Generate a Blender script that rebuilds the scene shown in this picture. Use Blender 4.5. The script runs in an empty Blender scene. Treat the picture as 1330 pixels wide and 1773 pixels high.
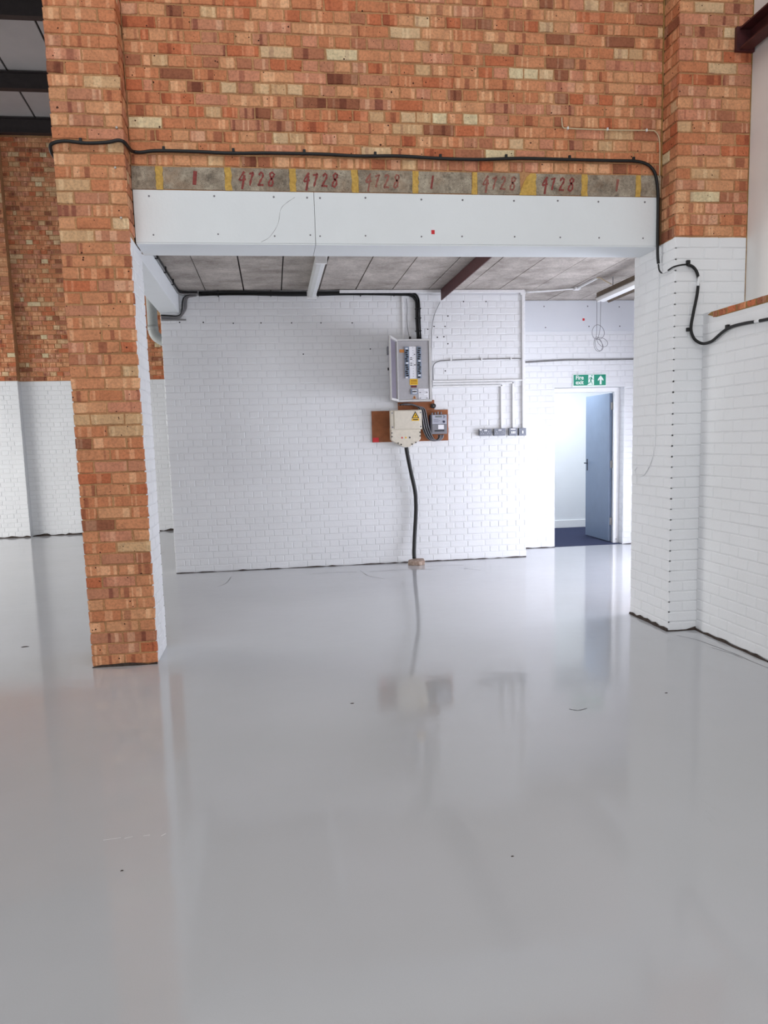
import bpy, bmesh, math, random
from mathutils import Vector, Matrix
R = random.Random(7)
scene = bpy.context.scene
col = scene.collection

# ------------------------------------------------------------------ camera
def make_camera():
    cd = bpy.data.cameras.new('camera')
    cd.sensor_fit = 'VERTICAL'; cd.sensor_height = 36.0
    cd.lens = 36.0 * 1361.0 / 1773.0
    cd.shift_y = 53.5 / 1773.0
    cd.clip_end = 200
    o = bpy.data.objects.new('camera', cd); col.objects.link(o)
    yaw, pit, rol = (math.radians(a) for a in (7.764, 7.348, 1.576))
    f = Vector((math.sin(yaw) * math.cos(pit), math.cos(yaw) * math.cos(pit), -math.sin(pit)))
    r = Vector((math.cos(yaw), -math.sin(yaw), 0)); d = f.cross(r)
    c, s = math.cos(rol), math.sin(rol)
    rr = c * r + s * d; dd = -s * r + c * d
    up = -dd; bk = -f
    o.matrix_world = Matrix(((rr.x, up.x, bk.x, 0), (rr.y, up.y, bk.y, 0), (rr.z, up.z, bk.z, 1.5), (0, 0, 0, 1)))
    scene.camera = o
make_camera()

# ------------------------------------------------------------------ world and lights
w = bpy.data.worlds.new('world'); scene.world = w; w.use_nodes = True
bg = w.node_tree.nodes['Background']
bg.inputs[0].default_value = (0.80, 0.88, 1.0, 1); bg.inputs[1].default_value = 1.0

def area(name, loc, rot, sx, sy, power, colr):
    l = bpy.data.lights.new(name, 'AREA'); l.shape = 'RECTANGLE'; l.size = sx; l.size_y = sy
    l.energy = power; l.color = colr
    o = bpy.data.objects.new(name, l); col.objects.link(o)
    o.location = loc; o.rotation_euler = [math.radians(a) for a in rot]
    return o
# skylights in the hall roof
for k, yy in enumerate((-4.5, -1.0, 2.4)):
    area('rooflight_daylight', (-.6, yy, 7.96), (0, 0, 0), 6.0, 1.3, 102, (1.0, 0.985, 0.96))
# fill light added at an invented opening in the unseen end wall
area('rear_fill_light', (-2.0, -7.9, 2.2), (90, 0, 0), 4.6, 4.0, 278, (0.97, 0.985, 1.0))
# glazed door and window of the side bay on the right
area('bay_window_daylight', (5.55, 7.45, 1.05), (0, 66, 0), 1.8, 2.2, 172, (0.86, 0.88, 1.0))
# fill light added out of view, at an invented opening left of the far hall
area('side_fill_light', (-9.9, 10.8, 1.9), (0, -64, 0), 2.2, 4.6, 335, (1.0, 0.985, 0.95)).data.spread = math.radians(130)

vs = scene.view_settings
vs.view_transform = 'Standard'; vs.look = 'None'; vs.gamma = 1.0; vs.use_curve_mapping = False
vs.exposure = 0.0
scene.display_settings.display_device = 'sRGB'
scene.cycles.max_bounces = 10; scene.cycles.diffuse_bounces = 6; scene.cycles.glossy_bounces = 4
scene.cycles.sample_clamp_indirect = 6.0
scene.cycles.use_denoising = True

# ------------------------------------------------------------------ materials
def lin(c):
    def g(v):
        v /= 255.0
        return v / 12.92 if v <= 0.04045 else ((v + 0.055) / 1.055) ** 2.4
    return (g(c[0]), g(c[1]), g(c[2]), 1.0)
def new_mat(name):
    m = bpy.data.materials.new(name); m.use_nodes = True
    nt = m.node_tree
    return m, nt, nt.nodes['Principled BSDF']
def coords(nt, scale=(1, 1, 1), world=True):
    if world:
        g = nt.nodes.new('ShaderNodeNewGeometry'); out = g.outputs['Position']
    else:
        g = nt.nodes.new('ShaderNodeTexCoord'); out = g.outputs['Object']
    mp = nt.nodes.new('ShaderNodeMapping'); mp.inputs['Scale'].default_value = scale
    nt.links.new(out, mp.inputs['Vector']); return mp.outputs['Vector']
def noise(nt, vec, scale, detail=3, rough=0.55):
    n = nt.nodes.new('ShaderNodeTexNoise'); n.inputs['Scale'].default_value = scale
    n.inputs['Detail'].default_value = detail; n.inputs['Roughness'].default_value = rough
    nt.links.new(vec, n.inputs['Vector']); return n.outputs['Fac']
def ramp(nt, fac, stops, interp='LINEAR'):
    r = nt.nodes.new('ShaderNodeValToRGB'); r.color_ramp.interpolation = interp
    e = r.color_ramp.elements
    e[0].position, e[0].color = stops[0]; e[1].position, e[1].color = stops[-1]
    for p, c in stops[1:-1]:
        x = e.new(p); x.color = c
    nt.links.new(fac, r.inputs['Fac']); return r.outputs['Color']
def mix(nt, fac, a, b, mode='MIX'):
    m = nt.nodes.new('ShaderNodeMix'); m.data_type = 'RGBA'; m.blend_type = mode
    for sock, v in ((m.inputs['Factor'], fac), (m.inputs['A'], a), (m.inputs['B'], b)):
        pass
    A = [s for s in m.inputs if s.name == 'A' and s.type == 'RGBA'][0]
    B = [s for s in m.inputs if s.name == 'B' and s.type == 'RGBA'][0]
    F = m.inputs[0]
    for s, v in ((F, fac), (A, a), (B, b)):
        if hasattr(v, 'links') or hasattr(v, 'is_linked'): nt.links.new(v, s)
        else: s.default_value = v
    return [s for s in m.outputs if s.type == 'RGBA'][0]
def bump(nt, bsdf, height, strength, dist):
    b = nt.nodes.new('ShaderNodeBump'); b.inputs['Strength'].default_value = strength
    b.inputs['Distance'].default_value = dist
    nt.links.new(height, b.inputs['Height']); nt.links.new(b.outputs['Normal'], bsdf.inputs['Normal'])
def grey(v): return (v, v, v, 1)

def plain(name, rgb, rough=0.5, metal=0.0, vary=0.08, nscale=30, bmp=0.0):
    m, nt, b = new_mat(name)
    v = coords(nt)
    n = noise(nt, v, nscale)
    c = lin(rgb)
    lo = tuple(max(0, x * (1 - vary)) for x in c[:3]) + (1,); hi = tuple(min(1, x * (1 + vary)) for x in c[:3]) + (1,)
    nt.links.new(ramp(nt, n, [(0.3, lo), (0.7, hi)]), b.inputs['Base Color'])
    b.inputs['Roughness'].default_value = rough; b.inputs['Metallic'].default_value = metal
    if bmp: bump(nt, b, n, bmp, 0.003)
    return m

def brick_material(name, base, band=0.5, pits=True):
    m, nt, b = new_mat(name)
    tc = nt.nodes.new('ShaderNodeNewGeometry')
    # snap height to the course so that kiss marks run as upright bands across one brick only
    sep = nt.nodes.new('ShaderNodeSeparateXYZ'); nt.links.new(tc.outputs['Position'], sep.inputs[0])
    sn = nt.nodes.new('ShaderNodeMath'); sn.operation = 'SNAP'; sn.inputs[1].default_value = 0.0787
    nt.links.new(sep.outputs['Z'], sn.inputs[0])
    add = nt.nodes.new('ShaderNodeMath'); add.operation = 'MULTIPLY'; add.inputs[1].default_value = 31.7
    nt.links.new(sn.outputs[0], add.inputs[0])
    s2 = nt.nodes.new('ShaderNodeMath'); s2.operation = 'ADD'
    nt.links.new(sep.outputs['X'], s2.inputs[0]); nt.links.new(sep.outputs['Y'], s2.inputs[1])
    cmb = nt.nodes.new('ShaderNodeCombineXYZ')
    nt.links.new(s2.outputs[0], cmb.inputs[0]); nt.links.new(add.outputs[0], cmb.inputs[1])
    bn = noise(nt, cmb.outputs[0], 13.0, 1.0, 0.4)
    c = lin(base)[:3]
    pale = lin((min(255, base[0] + 26), min(255, base[1] + 34), min(255, base[2] + 32)))
    dark = lin((int(base[0] * .78), int(base[1] * .70), int(base[2] * .72)))
    mid = tuple(c) + (1,)
    bands = ramp(nt, bn, [(0.33, dark), (0.37, mid), (0.57, mid), (0.60, pale), (0.66, pale), (0.69, mid)])
    basec = mix(nt, band, mid, bands)
    v = coords(nt)
    fine = noise(nt, v, 60, 5, 0.65)
    basec = mix(nt, 0.55, basec, ramp(nt, fine, [(0.28, grey(0.42)), (0.55, grey(1.0)), (0.8, grey(1.25))]), 'MULTIPLY')
    big = noise(nt, v, 9, 2, 0.5)
    basec = mix(nt, 0.30, basec, ramp(nt, big, [(0.35, grey(0.7)), (0.65, grey(1.15))]), 'MULTIPLY')
    if pits:
        vo = nt.nodes.new('ShaderNodeTexVoronoi'); vo.inputs['Scale'].default_value = 38
        nt.links.new(v, vo.inputs['Vector'])
        pm = nt.nodes.new('ShaderNodeMath'); pm.operation = 'LESS_THAN'
        rnd = noise(nt, v, 21, 1)
        thr = nt.nodes.new('ShaderNodeMapRange'); thr.inputs[1].default_value = 0.52; thr.inputs[2].default_value = 0.75
        thr.inputs[3].default_value = 0.0; thr.inputs[4].default_value = 0.28
        nt.links.new(rnd, thr.inputs[0])
        nt.links.new(vo.outputs['Distance'], pm.inputs[0]); nt.links.new(thr.outputs[0], pm.inputs[1])
        basec = mix(nt, pm.outputs[0], basec, lin((70, 40, 30)))
    nt.links.new(basec, b.inputs['Base Color'])
    b.inputs['Roughness'].default_value = 0.86
    b.inputs['Specular IOR Level'].default_value = 0.25
    bump(nt, b, fine, 0.45, 0.004)
    return m

BRICK_SPEC = [  # base colour, weight, band strength
    ((210, 143, 103), 24, .9), ((204, 132, 93), 20, .8), ((218, 157, 115), 13, .7), ((209, 142, 111), 11, .7),
    ((196, 114, 78), 8, .7), ((212, 170, 128), 6, .5), ((156, 98, 72), 5, .9), ((220, 184, 144), 4, .5),
    ((226, 204, 164), 2, .4), ((196, 134, 103), 9, 1.0), ((182, 119, 89), 6, 1.0)]
BRICKS = [brick_material('fletton_brick_%d' % i, s[0], s[2]) for i, s in enumerate(BRICK_SPEC)]
WEIGHTS = [s[1] for s in BRICK_SPEC]
def pick_brick(): return R.choices(range(len(BRICKS)), WEIGHTS)[0]

def white_paint(name, rgb, rough=0.42):
    m, nt, b = new_mat(name)
    v = coords(nt)
    n = noise(nt, v, 45, 4); n2 = noise(nt, v, 1.3, 3)
    c = lin(rgb)
    lo = tuple(x * .95 for x in c[:3]) + (1,)
    nt.links.new(ramp(nt, n2, [(0.35, lo), (0.65, c)]), b.inputs['Base Color'])
    b.inputs['Roughness'].default_value = rough
    bump(nt, b, n, 0.30, 0.004)
    return m
MW = white_paint('white_masonry_paint', (235, 236, 238))
MWB = white_paint('white_board_paint', (232, 236, 238), 0.5)
MWG = white_paint('darker_white_board', (222, 225, 230), 0.5)  # darker tone than the other boards, for the panel over the door
MWJ = white_paint('white_painted_mortar', (229, 230, 232))

def mortar_material():
    m, nt, b = new_mat('brown_mortar')
    v = coords(nt); n = noise(nt, v, 70, 4, .7); n2 = noise(nt, v, 4, 3)
    c = mix(nt, 1.0, ramp(nt, n, [(.3, lin((164, 116, 78))), (.7, lin((200, 154, 108)))]),
            ramp(nt, n2, [(.35, grey(.8)), (.65, grey(1.05))]), 'MULTIPLY')
    nt.links.new(c, b.inputs['Base Color']); b.inputs['Roughness'].default_value = .95
    bump(nt, b, n, .6, .004); return m
MORTAR = mortar_material()

def floor_material():
    m, nt, b = new_mat('grey_epoxy_floor_paint')
    v = coords(nt)
    n = noise(nt, v, 0.55, 4, .55); n2 = noise(nt, v, 260, 2, .6)
    base = ramp(nt, n, [(.3, lin((187, 189, 191))), (.7, lin((194, 195, 199)))])
    base = mix(nt, .25, base, ramp(nt, n2, [(.35, grey(.93)), (.65, grey(1.04))]), 'MULTIPLY')
    # faint scuffs with a shape of their own
    sc = noise(nt, coords(nt, (2.2, .5, 1)), 2.3, 8, .72)
    base = mix(nt, ramp(nt, sc, [(.66, grey(0)), (.78, grey(.30))]), base, lin((160, 161, 164)))
    nt.links.new(base, b.inputs['Base Color'])
    rn = noise(nt, v, 1.7, 4)
    nt.links.new(ramp(nt, rn, [(.3, grey(.06)), (.75, grey(.12))]), b.inputs['Roughness'])
    b.inputs['IOR'].default_value = 1.52
    wv = noise(nt, v, 7.0, 3, .5)
    bump(nt, b, wv, .035, .02)
    return m
MFLOOR = floor_material()

def concrete_material(name, a, c2, scale=6, pits=False, streak=(1, 1, 1)):
    m, nt, b = new_mat(name)
    v = coords(nt, streak); v1 = coords(nt)
    n = noise(nt, v, scale, 7, .65); n2 = noise(nt, v1, 55, 4, .7)
    c = ramp(nt, n, [(.28, lin(a)), (.72, lin(c2))])
    c = mix(nt, .6, c, ramp(nt, n2, [(.3, grey(.55)), (.6, grey(1.1))]), 'MULTIPLY')
    if pits:
        vo = nt.nodes.new('ShaderNodeTexVoronoi'); vo.inputs['Scale'].default_value = 85
        nt.links.new(v1, vo.inputs['Vector'])
        c = mix(nt, ramp(nt, vo.outputs['Distance'], [(.12, grey(.9)), (.24, grey(0))]), c, lin((74, 66, 56)))
    if pits:
        d1 = noise(nt, v1, 8, 5, .7)
        c = mix(nt, ramp(nt, d1, [(.56, grey(0)), (.70, grey(.8))]), c, lin((66, 58, 50)))
        d2 = noise(nt, v1, 5, 4, .6)
        c = mix(nt, ramp(nt, d2, [(.50, grey(0)), (.72, grey(.5))]), c, lin((150, 112, 80)))
    nt.links.new(c, b.inputs['Base Color']); b.inputs['Roughness'].default_value = .92
    bump(nt, b, n2, .8 if pits else .4, .005)
    return m
MSLAB = concrete_material('grey_concrete_slab', (140, 131, 123), (204, 196, 188), 3.2, False, (1, 1, 3))
MBLOCK = concrete_material('pitted_concrete_block', (112, 98, 84), (190, 178, 158), 11, True)
MYELLOW = concrete_material('yellow_mortar', (186, 146, 66), (214, 176, 96), 12)
MOLIVE = concrete_material('olive_brown_mortar', (128, 94, 48), (168, 132, 78), 12)
MCARPET = plain('navy_carpet', (34, 42, 74), .98, 0, .3, 300, .8)
MRED = plain('dark_red_oxide_steel', (74, 30, 32), .6, 0, .25, 18)
MDARK = plain('dark_steel', (44, 36, 36), .6, 0, .2, 18)
MBLACK = plain('black_cable_sheath', (12, 12, 13), .55)
MGREYC = plain('grey_cable_sheath', (128, 126, 126), .5)
MWHITEP = plain('white_plastic', (232, 232, 232), .4, 0, .04)
MDIFF = plain('milky_diffuser', (214, 216, 216), .35, 0, .04)
MTANW = plain('cream_thin_wire', (206, 186, 150), .6)
MSTEELW = plain('bare_wire', (120, 118, 122), .4, .4)
MROOF = plain('grey_white_roof_sheet', (168, 162, 160), .7, 0, .06, 2)
MDBGREY = plain('grey_enclosure_paint', (172, 170, 172), .45, 0, .04)
MDBRIM = plain('pale_grey_enclosure_paint', (200, 199, 197), .45, 0, .04)
MDBDARK = plain('dark_grey_door_inside', (118, 112, 124), .5, 0, .08)
MMDF = plain('brown_hardboard', (150, 90, 54), .75, 0, .2, 14)
MBEIGE = plain('beige_moulded_plastic', (216, 208, 192), .45, 0, .05)
MMETER = plain('silver_grey_plastic', (176, 178, 190), .4, 0, .04)
MMETERD = plain('mid_grey_plastic', (128, 128, 134), .5, 0, .06)
MNAVY = plain('dark_navy_plastic', (40, 42, 66), .5)
MLCD = plain('grey_display', (118, 124, 124), .25)
MYEL = plain('yellow_sticker', (240, 190, 30), .5, 0, .05)
MORANGE = plain('orange_sticker', (206, 134, 62), .5, 0, .08)
MMAROON = plain('maroon_sticker', (96, 24, 22), .5, 0, .05)
MREDS = plain('red_sticker', (206, 34, 42), .5, 0, .05)
MPAPER = plain('white_card', (236, 236, 240), .6, 0, .03)
MINK = plain('black_ink', (26, 24, 26), .6)
MBLUEG = plain('blue_grey_breaker', (134, 148, 168), .45, 0, .06)
MSOCK = plain('grey_metal_clad', (128, 132, 142), .38, .35, .06)
MSOCKD = plain('dark_grey_side', (66, 68, 76), .5, .2)
MGREEN = plain('green_sign', (0, 142, 112), .45, 0, .03)
MLUM = plain('luminous_white_sign', (236, 246, 240), .5, 0, .02)
MDOOR = plain('grey_door_paint', (118, 133, 155), .42, 0, .04, 6)
MBRASS = plain('satin_steel', (176, 172, 168), .4, .4, .06)
MIRON = plain('black_iron_handle', (40, 46, 60), .4, .4)
MOFFICE = plain('white_emulsion', (232, 234, 236), .7, 0, .02, 2)
MGLOSS = plain('white_gloss', (240, 240, 240), .3, 0, .02)
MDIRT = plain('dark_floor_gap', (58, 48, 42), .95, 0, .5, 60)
MPAINTR = plain('red_brush_paint', (136, 60, 55), .8, 0, .25, 40)
MPAINTF = plain('faded_red_brush_paint', (146, 92, 80), .9, 0, .25, 40)
MDUCT = plain('pale_grey_duct', (176, 180, 178), .5, 0, .05)
MRUST = plain('rusty_reflector', (98, 84, 68), .6, .3, .25, 20)
MCLAD = plain('white_cladding', (236, 234, 231), .55, 0, .03, 3)
MSTONE = concrete_material('brick_rubble', (134, 104, 88), (196, 180, 166), 20)
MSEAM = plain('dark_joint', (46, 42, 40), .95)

# ------------------------------------------------------------------ helpers
WL = {}   # world location of every object built here
def bbox_center(bm):
    xs = [v.co for v in bm.verts]
    lo = Vector((min(c.x for c in xs), min(c.y for c in xs), min(c.z for c in xs)))
    hi = Vector((max(c.x for c in xs), max(c.y for c in xs), max(c.z for c in xs)))
    return (lo + hi) / 2
def obj(name, bm, mat, parent=None, smooth=False, keep=False):
    """bm is in world coordinates; links ONE mesh object"""
    bmesh.ops.recalc_face_normals(bm, faces=bm.faces)
    c = Vector((0, 0, 0)) if keep else bbox_center(bm)
    bmesh.ops.translate(bm, verts=bm.verts, vec=-c)
    me = bpy.data.meshes.new(name)
    if smooth:
        for f in bm.faces: f.smooth = True
    bm.to_mesh(me); bm.free()
    for m in (mat if isinstance(mat, (list, tuple)) else [mat]): me.materials.append(m)
    o = bpy.data.objects.new(name, me); col.objects.link(o)
    attach(o, c, parent)
    return o
def attach(o, c, parent):
    c = Vector(c)
    if parent is not None:
        o.parent = parent; o.location = c - WL[parent.name]
    else: o.location = c
    WL[o.name] = c
def empty(name, loc):
    o = bpy.data.objects.new(name, None); o.empty_display_size = .05
    col.objects.link(o); o.location = loc; WL[o.name] = Vector(loc); return o
def tag(o, label=None, cat=None, group=None, kind=None):
    if label: o['label'] = label
    if cat: o['category'] = cat
    if group: o['group'] = group
    if kind: o['kind'] = kind
    return o
def thing(name, loc, label, cat, group=None, kind=None):
    return tag(empty(name, loc), label, cat, group, kind)
def add_box(bm, x0, x1, y0, y1, z0, z1, bev=0.0):
    x0, x1 = min(x0, x1), max(x0, x1); y0, y1 = min(y0, y1), max(y0, y1); z0, z1 = min(z0, z1), max(z0, z1)
    r = bmesh.ops.create_cube(bm, size=1)
    vs = r['verts']
    for v in vs:
        v.co = Vector(((x0 + x1) / 2 + v.co.x * (x1 - x0), (y0 + y1) / 2 + v.co.y * (y1 - y0), (z0 + z1) / 2 + v.co.z * (z1 - z0)))
    if bev:
        es = list({e for v in vs for e in v.link_edges})
        bmesh.ops.bevel(bm, geom=es, offset=bev, segments=2, affect='EDGES', profile=.6)
    return vs
def box(name, x0, x1, y0, y1, z0, z1, mat, parent=None, bev=0.0):
    bm = bmesh.new(); add_box(bm, x0, x1, y0, y1, z0, z1, bev); return obj(name, bm, mat, parent)
def spline(pts, n=6):
    """Catmull-Rom through pts"""
    P = [Vector(p) for p in pts]
    if len(P) < 3: return P
    out = []
    for i in range(len(P) - 1):
        a = P[i - 1] if i else P[0] * 2 - P[1]; b = P[i]; c = P[i + 1]
        d = P[i + 2] if i + 2 < len(P) else P[-1] * 2 - P[-2]
        for k in range(n):
            t = k / n
            out.append(.5 * ((2 * b) + (c - a) * t + (2 * a - 5 * b + 4 * c - d) * t * t + (3 * b - a - 3 * c + d) * t ** 3))
    out.append(P[-1]); return out
def add_tube(bm, pts, r, n=8, closed=False):
    pts = [Vector(p) for p in pts]; rings = []
    prev = None
    for i, p in enumerate(pts):
        if closed: t = pts[(i + 1) % len(pts)] - pts[i - 1]
        else: t = pts[min(i + 1, len(pts) - 1)] - pts[max(i - 1, 0)]
        if t.length < 1e-9: t = Vector((0, 0, 1))
        t.normalize()
        if prev is None:
            a = Vector((0, 0, 1)) if abs(t.z) < .9 else Vector((0, 1, 0))
            u = t.cross(a).normalized()
        else:
            u = (prev - t * prev.dot(t)).normalized()
        prev = u; v = t.cross(u)
        rings.append([bm.verts.new(p + r * (math.cos(2 * math.pi * k / n) * u + math.sin(2 * math.pi * k / n) * v)) for k in range(n)])
    m = len(rings)
    for i in range(m if closed else m - 1):
        A, B = rings[i], rings[(i + 1) % m]
        for k in range(n):
            bm.faces.new((A[k], A[(k + 1) % n], B[(k + 1) % n], B[k]))
    if not closed:
        bm.faces.new(rings[0][::-1]); bm.faces.new(rings[-1])
def tube(name, pts, r, mat, parent=None, n=8, smooth_path=True, k=6):
    bm = bmesh.new(); add_tube(bm, spline(pts, k) if smooth_path else pts, r, n)
    return obj(name, bm, mat, parent, smooth=True)
def add_cyl(bm, p, axis, r, h, n=14):
    a = Vector(axis).normalized(); p = Vector(p)
    add_tube(bm, [p, p + a * h], r, n)
def cyl(name, p, axis, r, h, mat, parent=None, n=14):
    bm = bmesh.new(); add_cyl(bm, p, axis, r, h, n); return obj(name, bm, mat, parent)
def prism(name, outline, y0, y1, mat, parent=None, bev=0):
    """outline in x,z extruded from y0 to y1"""
    bm = bmesh.new()
    A = [bm.verts.new((x, y0, z)) for x, z in outline]; B = [bm.verts.new((x, y1, z)) for x, z in outline]
    bm.faces.new(A); bm.faces.new(B[::-1]); n = len(A)
    for i in range(n): bm.faces.new((A[i], B[i], B[(i + 1) % n], A[(i + 1) % n]))
    if bev: bmesh.ops.bevel(bm, geom=[e for e in bm.edges], offset=bev, segments=2, affect='EDGES', profile=.6)
    return obj(name, bm, mat, parent)
def ribbon(bm, pts, wd, y, th=0.0012):
    """flat brush stroke in the x,z plane, facing -Y"""
    P = [Vector((p[0], 0, p[1])) for p in pts]; L = []; Rr = []
    for i, p in enumerate(P):
        t = (P[min(i + 1, len(P) - 1)] - P[max(i - 1, 0)]).normalized(); nrm = Vector((-t.z, 0, t.x))
        ww = wd * (0.8 + .3 * math.sin(i * 1.7 + p.x * 40))
        L.append(p + nrm * ww / 2); Rr.append(p - nrm * ww / 2)
    top = [[bm.verts.new((q.x, y, q.z)) for q in S] for S in (L, Rr)]
    bot = [[bm.verts.new((q.x, y + th, q.z)) for q in S] for S in (L, Rr)]
    n = len(P)
    for i in range(n - 1):
        bm.faces.new((top[0][i], top[0][i + 1], top[1][i + 1], top[1][i]))
        bm.faces.new((bot[0][i], bot[1][i], bot[1][i + 1], bot[0][i + 1]))
        bm.faces.new((top[0][i], bot[0][i], bot[0][i + 1], top[0][i + 1]))
        bm.faces.new((top[1][i], top[1][i + 1], bot[1][i + 1], bot[1][i]))
    for i in (0, n - 1):
        bm.faces.new((top[0][i], top[1][i], bot[1][i], bot[0][i]))

# ------------------------------------------------------------------ brick laying
def brick_verts(L, H, D, rnd, jit, ch):
    """outline of 8 points, chamfered face at y=0, body to y=D; local, centred"""
    hl, hh = L / 2, H / 2
    ring = [(-hl, -hh), (0, -hh), (hl, -hh), (hl, 0), (hl, hh), (0, hh), (-hl, hh), (-hl, 0)]
    o = [(x + rnd.uniform(-jit, jit), z + rnd.uniform(-jit, jit)) for x, z in ring]
    f = []
    for x, z in o:
        sx = -1 if x > hl * .5 else (1 if x < -hl * .5 else 0); sz = -1 if z > hh * .5 else (1 if z < -hh * .5 else 0)
        f.append((x + sx * ch, z + sz * ch))
    tilt = rnd.uniform(-.0012, .0012)
    V = [(x, tilt * (1 if x > 0 else -1), z) for x, z in f] + [(x, ch * .9, z) for x, z in o] + [(x, D, z) for x, z in o]
    F = [tuple(range(8))]
    for k in range(8):
        n = (k + 1) % 8
        F.append((k, 8 + k, 8 + n, n)); F.append((8 + k, 16 + k, 16 + n, 8 + n))
    return V, F
CACHE = {}
def brick_mesh(L, H, mi, mats, kind, var):
    key = (round(L, 2), round(H, 3), mi, kind, var)
    if key not in CACHE:
        rnd = random.Random(hash(key[:2]) ^ (var * 7919 + 13))
        V, F = brick_verts(round(L, 2), H, 0.03, rnd, 0.0028 if kind == 'raw' else .0016, .004 if kind == 'raw' else .0045)
        me = bpy.data.meshes.new('brick'); me.from_pydata(V, [], F); me.materials.append(mats[mi]); me.update()
        CACHE[key] = me
    return CACHE[key]
ROT = {'-Y': 0.0, '-X': -math.pi / 2, '+X': math.pi / 2}
def lay(parent, face, plane, rows, H, kind='raw', limit=300, name='brick', near=(0, 0, 1.5), pal=None):
    """rows: list of (z_centre, [(u0,u1),...]); bricks as parts, the ones beyond the limit joined"""
    mats = BRICKS if kind == 'raw' else [MW]
    items = []
    for z, spans in rows:
        for u0, u1 in spans:
            if u1 - u0 < .02: continue
            L = u1 - u0; u = (u0 + u1) / 2
            pos = Vector((u, plane, z)) if face == '-Y' else Vector((plane, u, z))
            pr = R.uniform(-.003, .002) if kind == 'raw' else R.uniform(-.0012, .001)
            pos += {'-Y': Vector((0, pr, 0)), '-X': Vector((pr, 0, 0)), '+X': Vector((-pr, 0, 0))}[face]
            mi_ = 0
            if kind == 'raw':
                mi_ = pick_brick()
                if L > .15 and mi_ in (5, 7, 8) and R.random() < .6: mi_ = pick_brick()
                if pal: mi_ = R.choice(pal)
            items.append((pos, L, mi_, R.randrange(4)))
    items.sort(key=lambda t: (t[0] - Vector(near)).length)
    pl = WL[parent.name]
    for pos, L, mi, var in items[:limit]:
        o = bpy.data.objects.new(name, brick_mesh(L, H, mi, mats, kind, var))
        col.objects.link(o); o.parent = parent; o.location = pos - pl
        o.rotation_euler = (R.uniform(-.004, .004), R.uniform(-.006, .006) if kind == 'raw' else R.uniform(-.003, .003), ROT[face])
        WL[o.name] = pos
    rest = items[limit:]
    if rest:
        V, F, MI = [], [], []
        c, s = math.cos(ROT[face]), math.sin(ROT[face])
        for pos, L, mi, var in rest:
            v, f = brick_verts(L, H, .03, R, .0028 if kind == 'raw' else .0016, .004)
            b0 = len(V)
            V += [(x * c - y * s + pos.x - pl.x, x * s + y * c + pos.y - pl.y, z + pos.z - pl.z) for x, y, z in v]
            F += [tuple(i + b0 for i in q) for q in f]; MI += [mi] * len(f)
        me = bpy.data.meshes.new('brickwork'); me.from_pydata(V, [], F)
        for m in mats: me.materials.append(m)
        me.polygons.foreach_set('material_index', MI); me.update()
        o = bpy.data.objects.new('brickwork', me); col.objects.link(o); o.parent = parent; WL[o.name] = pl
        o['kind'] = 'stuff'
def split(u0, u1, widths, j=.010):
    """fill u0..u1 with repeating brick pitches; returns spans without the joints"""
    out = []; u = u0; k = 0
    while u < u1 - .012:
        w_ = widths[k % len(widths)]; k += 1
        e = min(u + w_, u1 + j)
        if u1 - (e - j) < .03: e = u1 + j
        a = u + R.uniform(-.001, .001); b_ = e - j + R.uniform(-.001, .001)
        if b_ - a > .015: out.append((a, b_))
        u = e
    return out
P = .0787     # course pitch
BH = P - .011
def english(u0, u1, i, j=.009):
    if i % 2 == 0: return split(u0, u1, [.2235], j)
    return split(u0, u1, [.1118, .062] + [.1118] * 400, j)
def cut(spans, a, b):
    """remove a..b from spans"""
    out = []
    for u0, u1 in spans:
        if u1 <= a or u0 >= b: out.append((u0, u1)); continue
        if a - u0 > .03: out.append((u0, a - .004))
        if u1 - b > .03: out.append((b + .004, u1))
    return out
def structure(o, label, cat): return tag(o, label, cat, None, 'structure')

# ------------------------------------------------------------------ the shell
structure(box('floor', -10, 5.6, -8, 14.7, -.15, 0, MFLOOR), 'glossy pale grey painted warehouse floor', 'floor')

YP, YW, YM, YE, YF = 5.53, 5.754, 9.54, 10.25, 14.6
XL, XR = -.869, 2.93          # faces of the opening
# --- left pier
pierL = structure(box('wall_pier_left', -1.302, XL - .006, YP + .005, 6.0, 0, 8.0, MORTAR),
                  'bare red brick pier with white painted inner side left of the opening', 'pier')
rows = []
for i in range(58):
    z = .004 + P * (i + .5)
    a, b = -1.309, XL
    pat = [.2235] if i % 2 == 0 else [.1118, .2235, .1118]
    rows.append((z, split(a, b, pat)))
lay(pierL, '-Y', YP, rows, BH)
rows = []
for i in range(37, 58):
    z = .004 + P * (i + .5)
    rows.append((z, split(YP + .012, YW - .004, [.11] if i % 2 else [.22])))
lay(pierL, '+X', XL, rows, BH)
box('painted_side', XL - .012, XL - .003, YP + .012, 6.0, 0, 2.885, MWJ, pierL)
rows = [(.004 + P * (i + .5), split(YP + .016, 6.0, [.2235] if i % 2 == 0 else [.1118, .2235, .1118])) for i in range(36)]
lay(pierL, '+X', XL + .002, rows, BH + .003, 'white')

# --- brick wall over the opening
wallF = structure(box('wall_front', XL, XR, YW + .005, 6.08, 3.236, 8.0, MORTAR),
                  'bare red brick wall above the wide white beam', 'wall')
rows = []
for i in range(46):
    z = 3.392 + P * (i + .5)
    rows.append((z, english(XL + .006, XR - .006, i + 1)))
lay(wallF, '-Y', YW, rows, BH, limit=300, near=(1.0, 0, 3.6))
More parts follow.
